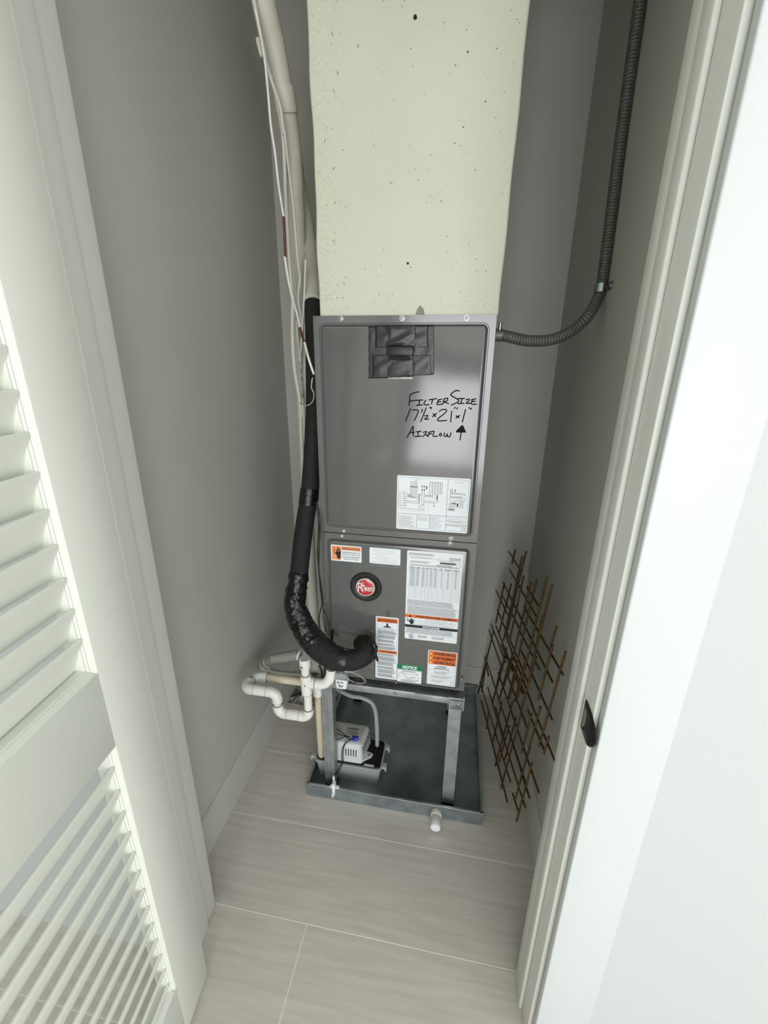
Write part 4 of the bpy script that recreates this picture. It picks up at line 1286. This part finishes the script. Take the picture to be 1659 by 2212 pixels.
wr = empty('thermostat_wire', ony(620, 500, 1.28)); tag(wr, 'bare white wire with a red-brown stretch crossing the painted cables', 'wire')
MB().tube(pp([(552, 20, 1.235), (562, 70, 1.245), (572, 130, 1.25), (579, 200, 1.255), (585, 270, 1.26), (594, 330, 1.265), (602, 400, 1.27), (613, 470, 1.27)]), .0031, 10, 8).build('painted_end', m_whitewire, wr, 60)
ta, tb_ = ony(556, 80, 1.262), ony(566, 124, 1.272)
MB().tube([ta, ta.lerp(tb_, .15), ta.lerp(tb_, .85), tb_], [.003, .0062, .0056, .002], 8, 2).build('wire_tag', m_cable, wr, 60)
MB().tube(pp([(612.5, 468, 1.27), (614.5, 500, 1.27), (616.5, 555, 1.27)]), .0038, 10, 6).build('bare_stretch', m_redwire, wr, 60)
MB().tube(pp([(615, 553, 1.27), (622, 600, 1.265), (632, 645, 1.25), (642, 680, 1.22), (648, 708, 1.20)]), .0034, 10, 8).build('white_stretch', m_whitewire, wr, 60)
MB().tube(pp([(648, 708, 1.20), (653, 728, 1.185), (658, 740, 1.17)]), .0033, 10, 6).build('bare_stretch', m_redwire, wr, 60)
MB().tube(pp([(658, 740, 1.17), (667, 775, 1.145), (678, 808, 1.128)]), .0033, 10, 6).build('white_stretch', m_whitewire, wr, 60)
o = MB().tube(pp([(676, 816, 1.135), (674, 822, 1.13), (673, 838, 1.135), (678, 849, 1.14), (676, 866, 1.15), (664, 876, 1.165), (652, 872, 1.20), (648, 870, 1.24)]), .0017, 8, 8).build('tie_wire', m_silverwire, None, 60)
tag(o, 'thin grey tie wire hooked around the pipes at the cabinet edge', 'wire')
lw = 'thin black control wires beside the cabinet'
for lab, pts in (('thin black control wire hanging closest to the lower cabinet', [(684, 1085, 1.125), (690, 1110, 1.112), (690, 1160, 1.106), (689, 1230, 1.10), (693, 1280, 1.095), (700, 1320, 1.093), (710, 1345, 1.092), (711, 1375, 1.09)]),
                 ('thin black control wire bowing out between foam pipe and cabinet', [(682, 1085, 1.13), (688, 1130, 1.12), (686, 1200, 1.115), (692, 1262, 1.11), (696, 1300, 1.11), (689, 1335, 1.115), (692, 1365, 1.115), (690, 1390, 1.115)]),
                 ('thin black control wire twisted through the middle of the pair', [(686, 1090, 1.112), (692, 1140, 1.102), (688, 1215, 1.094), (697, 1285, 1.087), (699, 1335, 1.085), (703, 1365, 1.084)])):
    o = MB().tube(pp(pts), .0016, 8, 8).build('control_wire', m_bwire, None, 60); tag(o, lab, 'wire', lw)
for k, (lab, pts) in enumerate((('short black wire dangling below the taped bend nearest the trap', [(690, 1438, 1.10), (695, 1452, 1.11), (697, 1470, 1.12)]), ('short thick black wire dangling below the taped bend near the cabinet', [(704, 1440, 1.10), (703, 1455, 1.11), (700, 1475, 1.12)]))):
    o = MB().tube(pp(pts), .003 + .001 * k, 8, 6).build('control_wire', m_bwire, None, 60); tag(o, lab, 'wire', lw)

# ------------------------------------------------------------------ flexible conduit
cx = XR - .0138
fc = empty('flexible_conduit', (cx, 1.2, 1.6)); tag(fc, 'grey corrugated flexible conduit hanging down the closet wall', 'conduit')
pth = [onx(1400, -150, cx), onx(1383, 0, cx), onx(1362, 150, cx), onx(1341, 300, cx), onx(1322, 450, cx), onx(1309, 550, cx), onx(1299, 620, cx)]
pth = [Vector((cx, q.y, q.z)) for q in pth]
ys = pth[-1].y
pth += [ony(1291, 645, ys), ony(1270, 683, 1.205), ony(1235, 715, 1.20), ony(1190, 734, 1.19), ony(1140, 736, 1.18), ony(1106, 729, 1.171), Vector((HR + .017, 1.168, ony(1085, 724, 1.17).z))]
MB().tube(pth, .0138, 18, 8, corr=(.0068, .0021)).build('corrugated_hose', m_conduit, fc, 75)
pe = ony(1085, 724, 1.17)
con = MB().lathe((HR - .001, 1.168, pe.z), (1, 0, 0), [(0, .0165), (.004, .0165), (.005, .0145), (.020, .0148), (.021, .013)], 20).build('connector', m_conduit, fc)
MB().cyl((HR + .012, 1.162, pe.z + .012), (HR + .012, 1.158, pe.z + .027), .004, 10).build('clamp_screw', m_steel, con)
st_ = empty('conduit_strap', (cx, ys, pth[6].z)); tag(st_, 'zinc one-hole strap holding the conduit to the closet wall', 'strap')
zc_ = pth[6].z - .002
nrm = [(math.cos(math.radians(a)), math.sin(math.radians(a))) for a in range(-90, 91, 15)]
ro, ri = .0165, .0148
outer = [(cx - c * ro, ys + s * ro) for c, s in nrm]
inner = [(cx - c * ri, ys + s * ri) for c, s in reversed(nrm)]
MB().prism(outer + inner, 'z', zc_ - .0095, zc_ + .0095).build('strap_band', m_zinc, st_)
MB().box(XR - .0022, XR - .0002, ys - .052, ys - .0140, zc_ - .0095, zc_ + .0095, .0006).build('strap_tab', m_zinc, st_)
MB().lathe((XR - .0022, ys - .034, zc_), (-1, 0, 0), [(0, .0055), (.002, .005), (.003, .003)], 12).build('strap_screw', m_steel, st_)

# ------------------------------------------------------------------ gold rod sculpture leaning at the right
sc = empty('rod_sculpture', (.33, 1.2, 0)); tag(sc, 'gold metal wall sculpture of crossed thin rods leaning at the closet wall', 'wall sculpture')
SA, SB_, SCc = .4885, -.139, .0311     # plane x = SA + SB*y + SC*z


def onplane(u, v, off=0.0):
    d = ray(u, v)
    n = Vector((1, -SB_, -SCc))
    t = (SA + off - n.dot(CAM)) / n.dot(d)
    return CAM + d * t


KC = 220 / 1659
def cp(c, u, v): return (1020 + u * KC, (1170, 1380, 1560)[c - 1] + v * KC)
# ends of every rod, as (crop, u, v) of the upper and the lower end
ra = [(1, 705, 130, 1, 648, 360), (1, 820, 235, 1, 510, 1610), (1, 880, 160, 1, 575, 1440), (1, 838, 560, 1, 615, 1580), (1, 635, 690, 1, 440, 1480), (1, 525, 670, 1, 385, 1325),
      (1, 960, 670, 2, 590, 590), (1, 1050, 615, 2, 590, 960), (1, 1225, 570, 2, 740, 960), (1, 1300, 710, 2, 1000, 330), (1, 1150, 1210, 2, 910, 720), (1, 1375, 1385, 2, 1265, 150),
      (1, 350, 1450, 2, 75, 1100), (2, 1310, 110, 2, 1075, 985), (2, 1520, 205, 3, 1085, 400), (2, 1045, 285, 2, 790, 1190), (2, 800, 1210, 3, 455, 1165), (2, 250, 240, 2, 155, 860),
      (2, 540, 300, 2, 330, 1040), (2, 480, 420, 2, 360, 930), (2, 600, 390, 2, 450, 960), (2, 660, 1020, 3, 360, 830), (2, 715, 1280, 3, 535, 600), (2, 480, 1040, 3, 340, 310),
      (2, 270, 1190, 2, 235, 1490), (2, 1110, 1110, 3, 870, 640), (3, 940, 400, 3, 705, 1240), (2, 970, 1220, 3, 805, 495), (3, 975, 670, 3, 722, 1610), (3, 1250, 230, 3, 1170, 510),
      (2, 720, 510, 2, 600, 980), (2, 880, 330, 2, 690, 1010), (2, 640, 300, 2, 520, 760), (2, 560, 150, 2, 470, 520), (3, 600, 60, 3, 440, 640)]
rbk = [(1, 595, 160, 1, 800, 490), (1, 610, 455, 1, 1055, 1235), (1, 390, 800, 1, 585, 1200), (1, 505, 665, 2, 1310, 705), (1, 480, 860, 1, 780, 1435), (1, 890, 735, 1, 1110, 1090),
       (1, 845, 1060, 2, 1485, 590), (1, 410, 1110, 2, 915, 730), (1, 310, 1345, 2, 545, 385), (1, 385, 1370, 2, 680, 545), (1, 275, 1450, 2, 490, 490), (1, 780, 1470, 2, 1100, 505),
       (1, 545, 1520, 2, 985, 1090), (2, 800, 190, 2, 1305, 1320), (2, 205, 260, 2, 265, 605), (2, 235, 360, 3, 860, 960), (2, 120, 580, 3, 622, 970), (2, 255, 790, 3, 490, 240),
       (2, 425, 550, 3, 1085, 1145), (2, 565, 570, 2, 905, 1470), (2, 690, 590, 2, 825, 900), (2, 150, 1010, 3, 575, 1310), (2, 905, 1155, 3, 1170, 450), (2, 975, 1085, 3, 1350, 640),
       (2, 500, 1600, 3, 865, 1390), (3, 555, 0, 3, 935, 1240), (3, 660, 1160, 3, 750, 1450), (2, 380, 1110, 2, 520, 1640), (2, 640, 240, 2, 850, 700), (2, 470, 90, 2, 660, 520), (2, 620, 330, 2, 860, 900)]
for lst, off, r in ((ra, -.0034, .0034), (rbk, .0034, .0033)):
    for c in lst:
        A, B = onplane(*cp(*c[:3]), off), onplane(*cp(*c[3:]), off)
        for q in (A, B):
            q.z = max(q.z, .004); q.y = min(q.y, YB - .02)
        MB().cyl(A, B, r, 8).build('rod', m_gold, sc, 60)

# ------------------------------------------------------------------ untiled corner with mortar rubble
bm = bmesh.new()
for k in range(150):
    x, y = random.uniform(-.64, -.425), random.uniform(1.545, 1.745)
    s = random.uniform(.006, .018)
    z = random.uniform(-.003, .008)
    vs = [bm.verts.new((x + random.gauss(0, s * .5), y + random.gauss(0, s * .5), z + random.gauss(0, s * .4))) for _ in range(8)]
    try:
        r_ = bmesh.ops.convex_hull(bm, input=vs)
        bmesh.ops.delete(bm, geom=[g for g in r_['geom_interior'] if isinstance(g, bmesh.types.BMVert)], context='VERTS')
    except Exception:
        pass
mb = MB(); mb.bm.free(); mb.bm = bm
mb.box(-.646, -.405, 1.532, 1.758, -.0005, .0015)
o = mb.build('mortar_rubble', m_rubble, None, 30)
tag(o, 'broken mortar and plaster rubble in the untiled floor corner', 'rubble', None, 'stuff')

bpy.context.view_layer.update()
